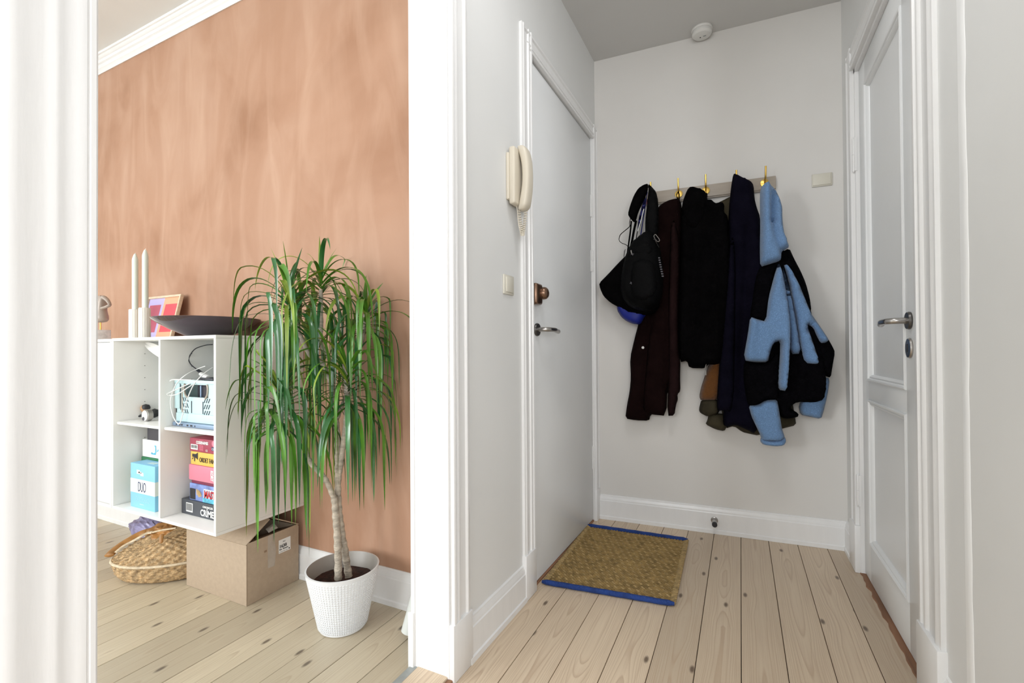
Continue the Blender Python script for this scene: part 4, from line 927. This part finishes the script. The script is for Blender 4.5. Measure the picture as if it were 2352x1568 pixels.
# stack behind: white box, grey box
t = gbox('game_box', 'white game box with a turquoise bird print', M['paper'], (-2.335, XL2, gy, 1.345, b0+.1885, b0+.263), bev=.0015)
bx, bz, yy = -2.268, b0+.200, gy-.0012
m_ = MB(); gx, gz = bx, bz
flat([(p*.78, q*.78) for p, q in [(.030, .052), (.044, .056), (.052, .052), (.050, .044), (.053, .030), (.050, .014), (.040, .010), (.044, .025), (.044, .042), (.040, .050)]]); flat([(p*.78, q*.78) for p, q in [(0, .008), (.012, .004), (.030, .004), (.046, .004), (.050, .012), (.034, .014), (.020, .010), (.010, .016)]]); flat([(p*.78, q*.78) for p, q in [(.056, .020), (.070, .036), (.090, .038), (.100, .030), (.086, .032), (.072, .026)]])
m_.build('bird_print', M['cyan'], t, smooth=False)
gbox('game_box', 'dark grey game box directly under the left shelf', M['dgrey'], (-2.297, XL2, gy, 1.345, b0+.2635, b0+.318))
# figurine lying and the round tin
zs = .664
wf = thing('wooden_figure', 'little wooden figure with painted black hair and stretched arm lying on the left shelf', 'figure', (-2.23, 1.14, zs))
hc = aty(332, 938, 1.12)
MB().lathe([(.001, -.016), (.010, -.013), (.0155, -.004), (.0155, .005), (.010, .014), (.001, .017)], 20, hc).build('head', M['wood'], wf)
MB().lathe([(.0158, -.002), (.0172, .005), (.0125, .0155), (.001, .0195)], 20, (hc.x+.004, hc.y+.003, hc.z), close=False).build('hair', M['ink'], wf)
p0, p1 = aty(343, 952, 1.14), aty(305, 962, 1.10)
MB().tube(spline([aty(352, 945, 1.15), aty(330, 952, 1.12), aty(309, 959, 1.10)], 4), .0048, 8).build('arm', M['ink'], wf)
MB().tube(spline([aty(309, 958, 1.10), aty(303, 959, 1.10), aty(301, 963, 1.10), aty(304, 966, 1.10)], 4), .0045, 8).build('hand', M['wood'], wf)
q = aty(355, 952, 1.15); MB().lathe([(.001, -.020), (.014, -.014), (.020, 0), (.014, .014), (.001, .020)], 18, (q.x, q.y, zs+.022)).build('body', M['ink'], wf)
tn = thing('tape_measure', 'small round chrome tape measure on the left shelf', 'tape measure', (-2.235, 1.09, zs))
m_ = MB().lathe([(.001, 0), (.022, 0), (.0245, .003), (.0245, .019), (.022, .022), (.001, .022)], 36, (0, 0, 0), 'Y', close=False)
q = aty(337, 954, 1.085); m_.v = [(q.x+v[0]*1.0, 1.078+v[1], zs+.0245+v[2]) for v in m_.v]; m_.build('casing', M['steel'], tn)
m_ = MB().lathe([(.001, 0), (.0212, 0), (.0212, .0008), (.001, .0008)], 32, (q.x, 1.0768, zs+.0245), 'Y', close=False); m_.build('face', M['paper'], tn)
m_ = MB().lathe([(.001, 0), (.008, 0), (.008, .0012), (.001, .0012)], 20, (q.x-.008, 1.0758, zs+.011), 'Y', close=False); m_.build('opening', M['dgrey'], tn)
# laptop under the crate
lp_ = thing('laptop', 'blue-grey laptop lying under the folding crate', 'laptop', (-1.85, 1.15, zs))
box('laptop_body', M['laptop'], (-2.002, XR2, 1.054, 1.290, zs+.002, zs+.018), lp_, bevel=.004)
for xx, wd in ((-1.975, .006), (-1.955, .010), (-1.94, .008), (-1.905, .011), (-1.882, .014), (-1.855, .005)): box('port', M['ink'], (xx, xx+wd, 1.0535, 1.056, zs+.006, zs+.012), lp_, bevel=0)
# folding crate
CX0, CX1, CY0, CY1, CZ0, CZ1 = -1.999, XR2, 1.067, 1.325, zs+.019, zs+.178
cr = thing('folding_crate', 'pale blue folding plastic crate filled with cables', 'crate', ((CX0+CX1)/2, 1.2, CZ0))
def pxc(a, b): return a, b
m_ = MB(); yf = CY0; tk = .006
# front wall as frame pieces around the handle hole, slats between diagonal slots
hz0, hz1 = CZ1-.062, CZ1-.014; hx0, hx1 = CX0+.058, CX0+.208
m_.box(CX0, CX1, yf, yf+tk, CZ1-.014, CZ1).box(CX0, hx0, yf, yf+tk, hz0, CZ1-.014).box(hx1, CX1, yf, yf+tk, hz0, CZ1-.014).box(CX0, CX1, yf, yf+tk, CZ0, hz0)
m_.box(CX0, CX0+tk, yf, CY1, CZ0, CZ1).box(CX1-tk, CX1, yf, CY1, CZ0, CZ1).box(CX0, CX1, CY1-tk, CY1, CZ0, CZ1).box(CX0, CX1, yf, CY1, CZ0, CZ0+tk)
m_.build('crate_walls', M['lblue'], cr)
box('rim', M['lblue'], (CX0-.004, CX1+.001, yf-.005, yf+tk, CZ1-.010, CZ1+.003), cr, bevel=.002)
box('foot_rim', M['lblue'], (CX0+.006, CX1, yf-.004, yf, CZ0, CZ0+.034), cr, bevel=.002)
box('corner_post', M['lblue'], (CX0-.004, CX0+.030, yf-.004, yf, CZ0+.050, CZ1-.010), cr, bevel=.002)
box('corner_slot', M['slotd'], (CX0+.031, CX0+.034, yf-.001, yf+.001, CZ0+.045, CZ1-.014), cr, bevel=0)
box('corner_slot', M['rack'], (CX0+.038, CX0+.046, yf-.001, yf+.001, CZ0+.036, CZ1-.020), cr, bevel=0)
m_ = MB()
for side, xb in ((1, CX0+.045), (-1, CX0+.190)):
    for rI in range(3):
        for cI in range(3):
            x0 = xb+cI*.013; z0 = CZ0+.078-rI*.023; d_ = -.009*side
            m_.add([(x0+d_*0, yf-.0012, z0+.017), (x0+.004, yf-.0012, z0+.017), (x0+.004-d_, yf-.0012, z0), (x0-d_, yf-.0012, z0), (x0, yf+.0005, z0+.017), (x0+.004, yf+.0005, z0+.017), (x0+.004-d_, yf+.0005, z0), (x0-d_, yf+.0005, z0)], [(0, 1, 2, 3), (4, 7, 6, 5), (0, 4, 5, 1), (1, 5, 6, 2), (2, 6, 7, 3), (3, 7, 4, 0)])
m_.build('vent_slots', M['slotd'], cr, smooth=False)['kind'] = 'stuff'
for xx in (CX0+.102, CX0+.174): box('long_slot', M['slotd'], (xx, xx+.004, yf-.0012, yf+.0005, CZ0+.036, CZ0+.082), cr, bevel=0)
m_ = MB().tube(spline([(hx1-.004, yf-.002, hz1+.002), (hx1, yf-.002, hz1-.012), (hx1-.003, yf-.002, hz0+.012), (hx1-.016, yf-.002, hz0-.003)], 5), .0035, 8); m_.build('handle_edge', M['rack'], cr)
m_ = MB().tube(spline([(hx0+.004, yf-.002, hz1+.002), (hx0, yf-.002, hz1-.012), (hx0+.004, yf-.002, hz0+.014), (hx0+.02, yf-.002, hz0-.002)], 5), .0035, 8); m_.build('handle_edge', M['rack'], cr)
# dark gadgets inside the crate
g = thing('camera_pouch', 'dark padded pouch seen through the crate handle hole', 'pouch', (-1.86, 1.14, CZ0))
MB().box(-1.935, -1.79, 1.105, 1.19, CZ0+.007, CZ0+.150).build('pouch_body', M['dgrey'], g, bevel=.015)
MB().box(-1.900, -1.892, 1.099, 1.107, CZ0+.02, CZ0+.14).build('pouch_seam', M['laptop'], g, bevel=.002)
def cable(name, label, px, ys, r_, ma, grp=None):
    n = len(px); pts = []
    for i, (x, y) in enumerate(px): pts.append(aty(x, y, ys[i] if isinstance(ys, (list, tuple)) else ys))
    o = MB().tube(spline(pts, 8), r_, 8).build(name, ma, origin=pts[0]); tag(o, label, 'cable', grp); return o
sc = lambda a, b: (380+a/9.8, 840+b/9.8)
cable('cable', 'thin white cable looping down in front of the crate', [sc(900, 5), sc(700, 80), sc(450, 210), sc(250, 400), sc(130, 700), sc(120, 900), sc(180, 1150), sc(290, 1305), sc(350, 1230), sc(430, 950), sc(530, 650), sc(660, 390), sc(860, 180), sc(1060, 40)], [1.12, 1.10, 1.06, 1.045, 1.036, 1.035, 1.036, 1.040, 1.045, 1.05, 1.055, 1.06, 1.08, 1.12], .0019, M['paper'], 'white cables on the crate')
cable('cable', 'second white cable drooping left over the crate corner', [sc(1000, 330), sc(700, 350), sc(430, 450), sc(120, 590), sc(40, 640), sc(120, 665), sc(300, 620), sc(600, 430), sc(850, 335)], [1.12, 1.08, 1.055, 1.033, 1.024, 1.033, 1.045, 1.06, 1.12], .0019, M['paper'], 'white cables on the crate')
cable('cable', 'short white cable end lying along the crate rim', [sc(100, 345), sc(180, 310), sc(400, 315), sc(700, 325), sc(900, 335)], [1.033, 1.040, 1.055, 1.08, 1.12], .0024, M['paper'], 'white cables on the crate')
cable('cable', 'black cable arching up to the bookcase top', [(488, 791), (470, 793), (447, 802), (434, 822), (438, 836), (452, 848)], [1.16, 1.15, 1.13, 1.12, 1.12, 1.13], .0020, M['cabledark'])
pa, pb = aty(462, 858, 1.13), aty(480, 868, 1.13)
o = MB().tube([pa, pb], [.010, .014], 10, flat=.8).build('charger_plug', M['paper'], origin=pa, bevel=.001); tag(o, 'white charger plug on top of the cable pile in the crate', 'charger')
pa, pb = aty(452, 848, 1.14), aty(463, 856, 1.14)
o = MB().tube([pa, pb], [.007, .007], 8, flat=.7).build('black_plug', M['cabledark'], origin=pa); tag(o, 'black connector plug above the crate rim', 'plug')
pa, pb = aty(418, 863, 1.13), aty(448, 858, 1.15)
o = MB().tube(spline([pa, aty(430, 860, 1.14), pb], 4), [.004]*9, 8).build('black_plug', M['cabledark'], origin=pa); tag(o, 'black cable end on the left of the pile in the crate', 'plug')
pa = Vector((-1.76, 1.17, CZ1-.02))
o = MB().box(-1.80, -1.70, 1.12, 1.20, CZ1-.07, CZ1+.020).build('white_adapter', M['paper'], origin=pa, bevel=.008); tag(o, 'white power adapter block in the right of the crate', 'adapter')
o = MB().box(-1.92, -1.82, 1.10, 1.17, CZ1-.004, CZ1+.010).build('black_adapter', M['cabledark'], origin=(-1.86, 1.14, CZ1), bevel=.004); tag(o, 'flat black adapter under the white cables', 'adapter')

# ---- cardboard box
BX0, BX1, BY0, BY1, BZ = -2.048, -1.668, 1.132, 1.362, .226
cbx = thing('cardboard_box', 'large cardboard box with open flaps under the bookcase', 'box', ((BX0+BX1)/2, 1.25, 0))
tk = .004
box('front_wall', M['card'], (BX0, BX1, BY0, BY0+tk, 0, BZ), cbx, bevel=.0015)
box('back_wall', M['card'], (BX0, BX1, BY1-tk, BY1, 0, BZ), cbx, bevel=.001)
for a in (BX0, BX1-tk): box('side_wall', M['card'], (a, a+tk, BY0+tk, BY1-tk, 0, BZ+(.006 if a > BX0 else 0)), cbx, bevel=.001)
box('box_floor', M['card'], (BX0+tk, BX1-tk, BY0+tk, BY1-tk, .001, tk), cbx, bevel=0)
def flapm(p0, p1, p2, p3, name='flap', ma=None):
    P_ = [Vector(p) for p in (p0, p1, p2, p3)]; n = (P_[1]-P_[0]).cross(P_[3]-P_[0]).normalized()*tk
    return MB().add(P_+[p+n for p in P_], [(0, 1, 2, 3), (4, 7, 6, 5), (0, 4, 5, 1), (1, 5, 6, 2), (2, 6, 7, 3), (3, 7, 4, 0)]).build(name, ma or M['card'], cbx, bevel=.0008)
flapm((BX0, BY0, BZ), (BX1, BY0, BZ), (BX1-.002, BY0+.100, BZ+.066), (BX0, BY0+.100, BZ+.066))
flapm((BX0, BY1-.104, BZ+.058), (BX1-.002, BY1-.104, BZ+.058), (BX1, BY1, BZ+.002), (BX0, BY1, BZ+.002))
flapm((BX1-tk, BY0+.006, BZ), (BX1-tk, BY1-.006, BZ), (BX1-.105, BY1-.012, BZ-.03), (BX1-.105, BY0+.012, BZ-.03), ma=M['cardd'])
tp = BX1+.0006
m_ = MB(); vs = []; n = 24
for i in range(n+1):
    t_ = i/n; zz = .105+(BZ+.004-.105)*t_; wv = .0012*abs(noise.noise(Vector((zz*60, 1, 1))))
    vs += [(tp+wv, 1.220, zz), (tp+wv*1.8+.0005, 1.236, zz), (tp+wv, 1.252+.003*math.sin(zz*50), zz)]
m_.add(vs, [(3*i+k, 3*i+k+1, 3*i+k+4, 3*i+k+3) for i in range(n) for k in range(2)]).build('tape', M['tape'], cbx)
MB().add([(BX1-.02, 1.225, BZ+.028), (BX1+.004, 1.222, BZ+.018), (BX1+.004, 1.262, BZ+.024), (BX1-.02, 1.262, BZ+.040), (BX1-.004, 1.24, BZ+.034)], [(0, 1, 4), (1, 2, 4), (2, 3, 4), (3, 0, 4)]).build('tape', M['tape'], cbx, smooth=False)
pA, pB = atx(641, 1253, BX1), atx(666, 1281, BX1)
ya, yb = pA.y, pB.y; za, zb = .140, .198
lb = box('address_label', M['paper'], (BX1+.0004, BX1+.0012, 1.268, 1.322, .143, .196), cbx, bevel=0)
Yv = (0, 1, 0)
text('1638', .0170, M['ink'], lb, (BX1+.0014, 1.270, .164), Yv, Z_, bold=.0005); text('ALS', .007, M['ink'], lb, (BX1+.0014, 1.286, .184), Yv, Z_)
m_ = MB(); yy = 1.2705
for k, wd in enumerate((.0022, .0018, .0026, .0016, 0, .0030, .0016, .0022, .0018, .0024, .0016, .0022, .0020)):
    if wd: m_.box(BX1+.0012, BX1+.0016, yy, yy+wd, .1550, .1590+(.0022 if k in (0, 5) else 0))
    yy += (wd or .004)+.0009
yy = 1.2705
for k in range(9): m_.box(BX1+.0012, BX1+.0016, yy, yy+.0022, .1470, .1487); yy += .0038 if k % 3 else .0052
m_.box(BX1+.0012, BX1+.0016, 1.313, 1.318, .147, .152); m_.build('small_print', M['ink'], lb, smooth=False)
box('hand_hole', M['cardd'], (BX1-.0002, BX1+.0008, 1.205, 1.216, .172, .180), cbx, bevel=0)

# ---- seagrass basket with its top folded in
bk = thing('seagrass_basket', 'woven seagrass basket stuffed with bags beside the cardboard box', 'basket', (-2.228, 1.172, 0))
bcx, bcy, rx, ry = -2.232, 1.168, .198, .122
prof = [(.80, 0, 0), (.93, .008, 0), (1.02, .028, 0), (1.06, .052, 0), (1.075, .070, 0), (1.06, .082, .05), (1.0, .098, .2), (.92, .116, .4), (.82, .134, .6), (.70, .148, .8), (.58, .158, .95), (.50, .162, 1)]
BA = R(35); bca, bsa = math.cos(BA), math.sin(BA)
def bprof(t):
    f_ = t*(len(prof)-1); i = min(int(f_), len(prof)-2); k = f_-i; return [prof[i][j]*(1-k)+prof[i+1][j]*k for j in range(3)]
m_ = MB(); NA, NT = 240, 74; vs = []
for j in range(NT+1):
    t_ = j/NT; r_, z, lf = bprof(t_)
    for i in range(NA):
        a = 2*math.pi*i/NA
        dz = lf*(.038*math.cos(a-R(20))+.010*math.sin(3*a)); dsp = .0035*math.sin(i*math.pi/4+(j % 4)*1.57+j*.9)*math.cos(j*1.57) - .0016*math.cos(j*math.pi/2)
        lim = min(1, max(0, (1)))
        ex, ey = (rx*r_+dsp)*math.cos(a), (ry*r_+dsp)*math.sin(a); x = bcx+ex*bca-ey*bsa; y = bcy+ex*bsa+ey*bca
        x = min(x, -2.053); vs.append((x, y, max(.0005, min(.292, z*1.05+dz+dsp*.6))))
m_.add(vs, [(j*NA+i, j*NA+(i+1) % NA, (j+1)*NA+(i+1) % NA, (j+1)*NA+i) for j in range(NT) for i in range(NA)]+[[i for i in range(NA)][::-1], [NT*NA+i for i in range(NA)]])
m_.build('woven_body', M['seagrass'], bk)
def ringz(r_, z, lf, amp=0):
    out = []
    for i in range(97):
        a = 2*math.pi*i/96; ex, ey = rx*r_*math.cos(a), ry*r_*math.sin(a); out.append((min(-2.053, bcx+ex*bca-ey*bsa), bcy+ex*bsa+ey*bca, z))
    return out
MB().tube(ringz(1.085, .080, 0), .0055, 8).build('braided_rim', M['rope'], bk)
# crumpled brown bag on the basket, purple bag behind it
def crumple(name, label, c, r, ma, seed, sc_=9, zmin=0, zmax=.296, cat='bag', amp=.16, parts=None):
    m_ = MB(); vs = []; n1, n2 = 96, 48
    for j in range(n2+1):
        ph_ = math.pi*j/n2
        for i in range(n1):
            a = 2*math.pi*i/n1; d = Vector((math.cos(a)*math.sin(ph_), math.sin(a)*math.sin(ph_), math.cos(ph_)))
            q = 1+amp*(1-2*abs(noise.noise(d*2.2+Vector((seed, 0, 0)))))*.5 + .22*noise.noise(d*sc_*.2+Vector((0, seed, 0))) - .16*abs(noise.noise(Vector((d.x*2.5+seed, d.y*4, d.z*1.5)))) - .05*abs(noise.noise(d*sc_*.6))
            p = Vector(c)+Vector((d.x*r[0], d.y*r[1], d.z*r[2]))*q
            vs.append((min(p.x, -2.053), min(1.36, p.y), max(zmin, min(zmax, p.z))))
    m_.add(vs, [(j*n1+i, j*n1+(i+1) % n1, (j+1)*n1+(i+1) % n1, (j+1)*n1+i) for j in range(n2) for i in range(n1)])
    o = m_.build(name, ma, origin=c); tag(o, label, cat); return o
crumple('plastic_bag', 'crumpled lilac plastic bag on top of the basket', tuple(aty(338, 1212, 1.275)), (.105, .050, .050), M['bagpurple'], 4, zmin=.02)
pb_ = crumple('paper_bag', 'crumpled brown bag with a pale drawstring on the basket', tuple(aty(385, 1224, 1.20)), (.100, .065, .040), M['bagbrown'], 11, zmin=.09)
def onbag(pts, r_, ma, name, flat=.4):
    o = MB().tube(spline([aty(*p) for p in pts], 8), r_, 10, flat=flat).build(name, ma); o.parent = pb_; o.location = -Vector(pb_.location); del o['_o']
onbag([(266, 1268, 1.03), (283, 1254, 1.06), (303, 1243, 1.09), (323, 1232, 1.11), (338, 1224, 1.13), (350, 1222, 1.14)], .0075, M['rope'], 'drawstring')
n_ = 5*8+1
onbag([(250, 1276, 1.02), (262, 1264, 1.05), (280, 1250, 1.09), (300, 1238, 1.12), (320, 1227, 1.15), (340, 1220, 1.17)], [.006]+[.018]*(n_-3)+[.014, .010], M['bagbrown'], 'folded_strip', .45)
onbag([(352, 1222, 1.115), (372, 1217, 1.12), (392, 1214, 1.13), (405, 1212, 1.14)], .0055, M['rope'], 'drawstring', .7)
onbag([(372, 1226, 1.10), (371, 1236, 1.095), (370, 1248, 1.09)], [.003]+[.007]*14+[.002, .001], M['bagbrown'], 'loose_tie', .5)
# ---- rolled paper tube leaning behind the post
pa, pb2 = Vector((-1.000, 1.245, .004)), Vector((-.915, 1.332, .42))
rt_ = thing('paper_roll', 'pale grey paper roll leaning in the corner behind the doorway post', 'paper roll', pa)
ax = (pb2-pa).normalized(); s1 = ax.cross(Vector((0, 0, 1))).normalized(); s2_ = ax.cross(s1)
m_ = MB(); vs = []; n = 32
for (tt, r_) in ((0, .019), (0, .022), (1, .022), (1, .019), (.0, .0188)):
    for k in range(n): a = 2*math.pi*k/n; vs.append(pa+(pb2-pa)*tt+(s1*math.cos(a)+s2_*math.sin(a))*r_*1.15+Vector((0, 0, .014)))
m_.add(vs, [(i*n+k, i*n+(k+1) % n, (i+1)*n+(k+1) % n, (i+1)*n+k) for i in range(4) for k in range(n)]); m_.build('rolled_sheet', M['tube'], rt_)

# ---- potted dragon tree
PC = Vector((-1.251, 1.202, 0)); FL = Vector((fw.x, fw.y, 0)).normalized()
pl_ = thing('potted_plant', 'tall dragon tree with drooping leaves in a white textured pot', 'plant', PC)
RB, RT, PH = .078, .121, .205
prof = [(RB-.006, .0), (RB, .004), (RT, PH-.004), (RT+.001, PH), (RT-.004, PH+.001), (RT-.006, PH-.004), (RB+.0, .10)]
m_ = MB().lathe(prof[:5], 96, PC, close=False); n = 96
m_.add([(PC.x+(RB-.006)*math.cos(2*math.pi*k/n), PC.y+(RB-.006)*math.sin(2*math.pi*k/n), 0) for k in range(n)], [list(range(n))[::-1]])
pt = m_.build('pot', M['pot'], pl_)
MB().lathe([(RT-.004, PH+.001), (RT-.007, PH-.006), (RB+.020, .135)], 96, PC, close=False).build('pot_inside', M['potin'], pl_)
m_ = MB(); NC, NR = 72, 22
for j in range(NR):
    z0 = .010+j*(PH-.022)/NR; z1 = z0+(PH-.022)/NR*.80
    for k in range(NC):
        a0 = 2*math.pi*k/NC; a1 = a0+2*math.pi/NC*.76
        def pp(a, z, e): r_ = RB+(RT-RB)*(z/PH)+e; return (PC.x+r_*math.cos(a), PC.y+r_*math.sin(a), z)
        e = .0022; i_ = .18*(a1-a0); q = .0012
        m_.add([pp(a0, z0, -.0005), pp(a1, z0, -.0005), pp(a1, z1, -.0005), pp(a0, z1, -.0005), pp(a0+i_, z0+q, e), pp(a1-i_, z0+q, e), pp(a1-i_, z1-q, e), pp(a0+i_, z1-q, e)], [(4, 5, 6, 7), (0, 1, 5, 4), (1, 2, 6, 5), (2, 3, 7, 6), (3, 0, 4, 7)])
o = m_.build('pot_relief', M['pot'], pl_); o['kind'] = 'stuff'
m_ = MB(); vs = [(PC.x, PC.y, .158)]; n = 48
for j in range(1, 9):
    for k in range(n):
        a = 2*math.pi*k/n; r_ = .1055*j/8; vs.append((PC.x+r_*math.cos(a), PC.y+r_*math.sin(a), .156+.008*noise.noise(Vector((r_*30*math.cos(a), r_*30*math.sin(a), 0)))))
m_.add(vs, [(0, 1+k, 1+(k+1) % n) for k in range(n)]+[(1+(j-1)*n+k, 1+j*n+k, 1+j*n+(k+1) % n, 1+(j-1)*n+(k+1) % n) for j in range(1, 8) for k in range(n)]); m_.build('soil', M['soil'], pl_)
nC = Vector((fw.x, fw.y, 0))
def cpx(x, y, dd=0): return onplane(x, y, nC, nC.dot(PC)+dd)
def stem(px, radii, ma=M['bark'], dd=0):
    pts = spline([cpx(x, y, d_+dd) for x, y, d_ in px], 10); n = len(pts)
    rs = [radii[0]+(radii[1]-radii[0])*i/(n-1) for i in range(n)]; rs = [r_*(1+.10*math.sin(i*1.9)+.04*math.sin(i*.7)) for i, r_ in enumerate(rs)]
    MB().tube(pts, rs, 14).build('trunk', ma, pl_)
stem([(777, 1330, -.02), (776, 1260, -.02), (772, 1190, -.02), (768, 1140, -.02)], (.0125, .0115))
stem([(802, 1330, .02), (793, 1270, .015), (783, 1210, .0), (777, 1150, .0), (776, 1080, .0), (775, 1000, 0), (766, 930, 0), (761, 880, 0)], (.0125, .0095))
stem([(768, 1145, -.02), (750, 1105, -.03), (735, 1085, -.03), (712, 1060, -.04), (698, 1020, -.04), (680, 980, -.05), (655, 935, -.05)], (.0095, .0075))
stem([(777, 1110, 0), (782, 1070, -.01), (790, 1010, -.02), (797, 950, -.02), (797, 880, -.02), (792, 835, -.02)], (.0085, .0105))
stem([(761, 882, 0), (752, 860, 0), (738, 830, 0), (712, 815, -.02), (690, 770, -.03), (672, 720, -.03), (666, 690, -.03)], (.0080, .0070))
stem([(763, 885, 0), (764, 850, .01), (752, 815, .02), (738, 790, .02), (738, 740, .02), (737, 665, .02)], (.0075, .0065))
stem([(775, 960, 0), (800, 890, .03), (812, 830, .04), (830, 790, .05), (836, 750, .05), (838, 722, .05)], (.0070, .0060))
rnd = random.Random(5)
def leafpts(p0, az, el, Lh, K):
    pts = [Vector(p0)]; th = el; ds = Lh/11
    for i in range(11):
        d = Vector((math.cos(az)*math.cos(th), math.sin(az)*math.cos(th), math.sin(th))); pts.append(pts[-1]+d*ds)
        th -= K*ds*max(.02, math.cos(th))*(.6+.9*min(1, i/4)); th = max(th, -R(89)); az += rnd.uniform(-.04, .04)
    out = []
    for q in pts:
        q = q.copy(); q.y = min(q.y, 1.374)
        if q.y > .98 and q.z > .30 and q.z < 1.03: q.x = max(q.x, -1.652)
        q.y = max(q.y, .985)
        if q.z < .30 and q.x < -1.655: q.x = -1.655
        if q.y > 1.09: q.x = min(q.x, -.905)
        out.append(q)
    return out
def leafmesh(mb, pts, az, wd):
    pts = spline(pts, 2); side = Vector((-math.sin(az), math.cos(az), 0)); n = len(pts); vs = []
    tw = rnd.uniform(-.9, .9)
    for i, p in enumerate(pts):
        t = i/(n-1); w_ = wd*(min(1, .45+t*3.2))*(1-max(0, (t-.45)/.55)**1.5)+.0003
        tg = (pts[min(i+1, n-1)]-pts[max(i-1, 0)]).normalized(); s = side.copy(); s = (s-tg*s.dot(tg)).normalized(); nr = tg.cross(s); ang = tw*t
        s2 = s*math.cos(ang)+nr*math.sin(ang); n2 = nr*math.cos(ang)-s*math.sin(ang)
        vs += [p-s2*w_*.5+n2*w_*.10, p-n2*w_*.06, p+s2*w_*.5+n2*w_*.10]
    mb.add(vs, [(3*i+k, 3*i+k+1, 3*i+k+4, 3*i+k+3) for i in range(n-1) for k in range(2)])
crowns = [(664, 688, -.05, 66, .11, .48), (737, 650, .04, 40, .08, .40), (840, 722, .05, 42, .08, .38), (800, 862, -.03, 62, .12, .44), (645, 905, -.06, 66, .13, .44)]
leaves = []
for ci, (x, y, dd, n, sl, LL) in enumerate(crowns):
    top = cpx(x, y, dd); a0 = rnd.uniform(0, 6)
    for k in range(n):
        t = k/(n-1); az = a0+k*2.39996+rnd.uniform(-.5, .5)
        el = R(80-95*t**.75)+rnd.uniform(-.12, .12); Lh = LL*rnd.uniform(.72, 1.12)*(1-.35*(1-t)**6)
        p0 = top+Vector((rnd.uniform(-.004, .004), rnd.uniform(-.004, .004), .012-sl*t))
        K = rnd.choice((6, 8, 10, 12, 15))*rnd.uniform(.85, 1.2)*(1.0+.3*t)
        if t < .06: K *= rnd.choice((.2, .5, .8)); Lh *= .55
        az2 = az; pts = leafpts(p0, az, el, Lh, K); r_ = rnd.random()
        ma = M['leafy'] if (r_ < .10 or (t < .2 and r_ < .35)) else (M['leafd'] if r_ < .52 else M['leaf'])
        leaves.append((pts, az, rnd.uniform(.0095, .0165), ma))
rnd.shuffle(leaves)
stuff = MB()
leaves.sort(key=lambda l: l[0][5].dot(nC))
for i, (pts, az, wd, ma) in enumerate(leaves):
    if i < 296:
        mb = MB(); leafmesh(mb, pts, az, wd); o = mb.build('leaf', ma, pl_, smooth=False)
        for p in o.data.polygons: p.use_smooth = True
    else: leafmesh(stuff, pts, az, wd)
o = stuff.build('rear_leaves', M['leafd'], pl_, smooth=False); o['kind'] = 'stuff'
for p in o.data.polygons: p.use_smooth = True
for (x, y) in ((655, 930), (690, 990), (640, 1000)):
    a = cpx(x, y, -.10); mb = MB(); leafmesh(mb, [a, a+Vector((.004, 0, -.03)), a+Vector((.012, .002, -.06)), a+Vector((.018, .0, -.10)), a+Vector((.016, .0, -.13))], .5, .005); mb.build('dry_leaf', M['dry'], pl_)

for o in bpy.data.objects:
    if '_o' in o: del o['_o']
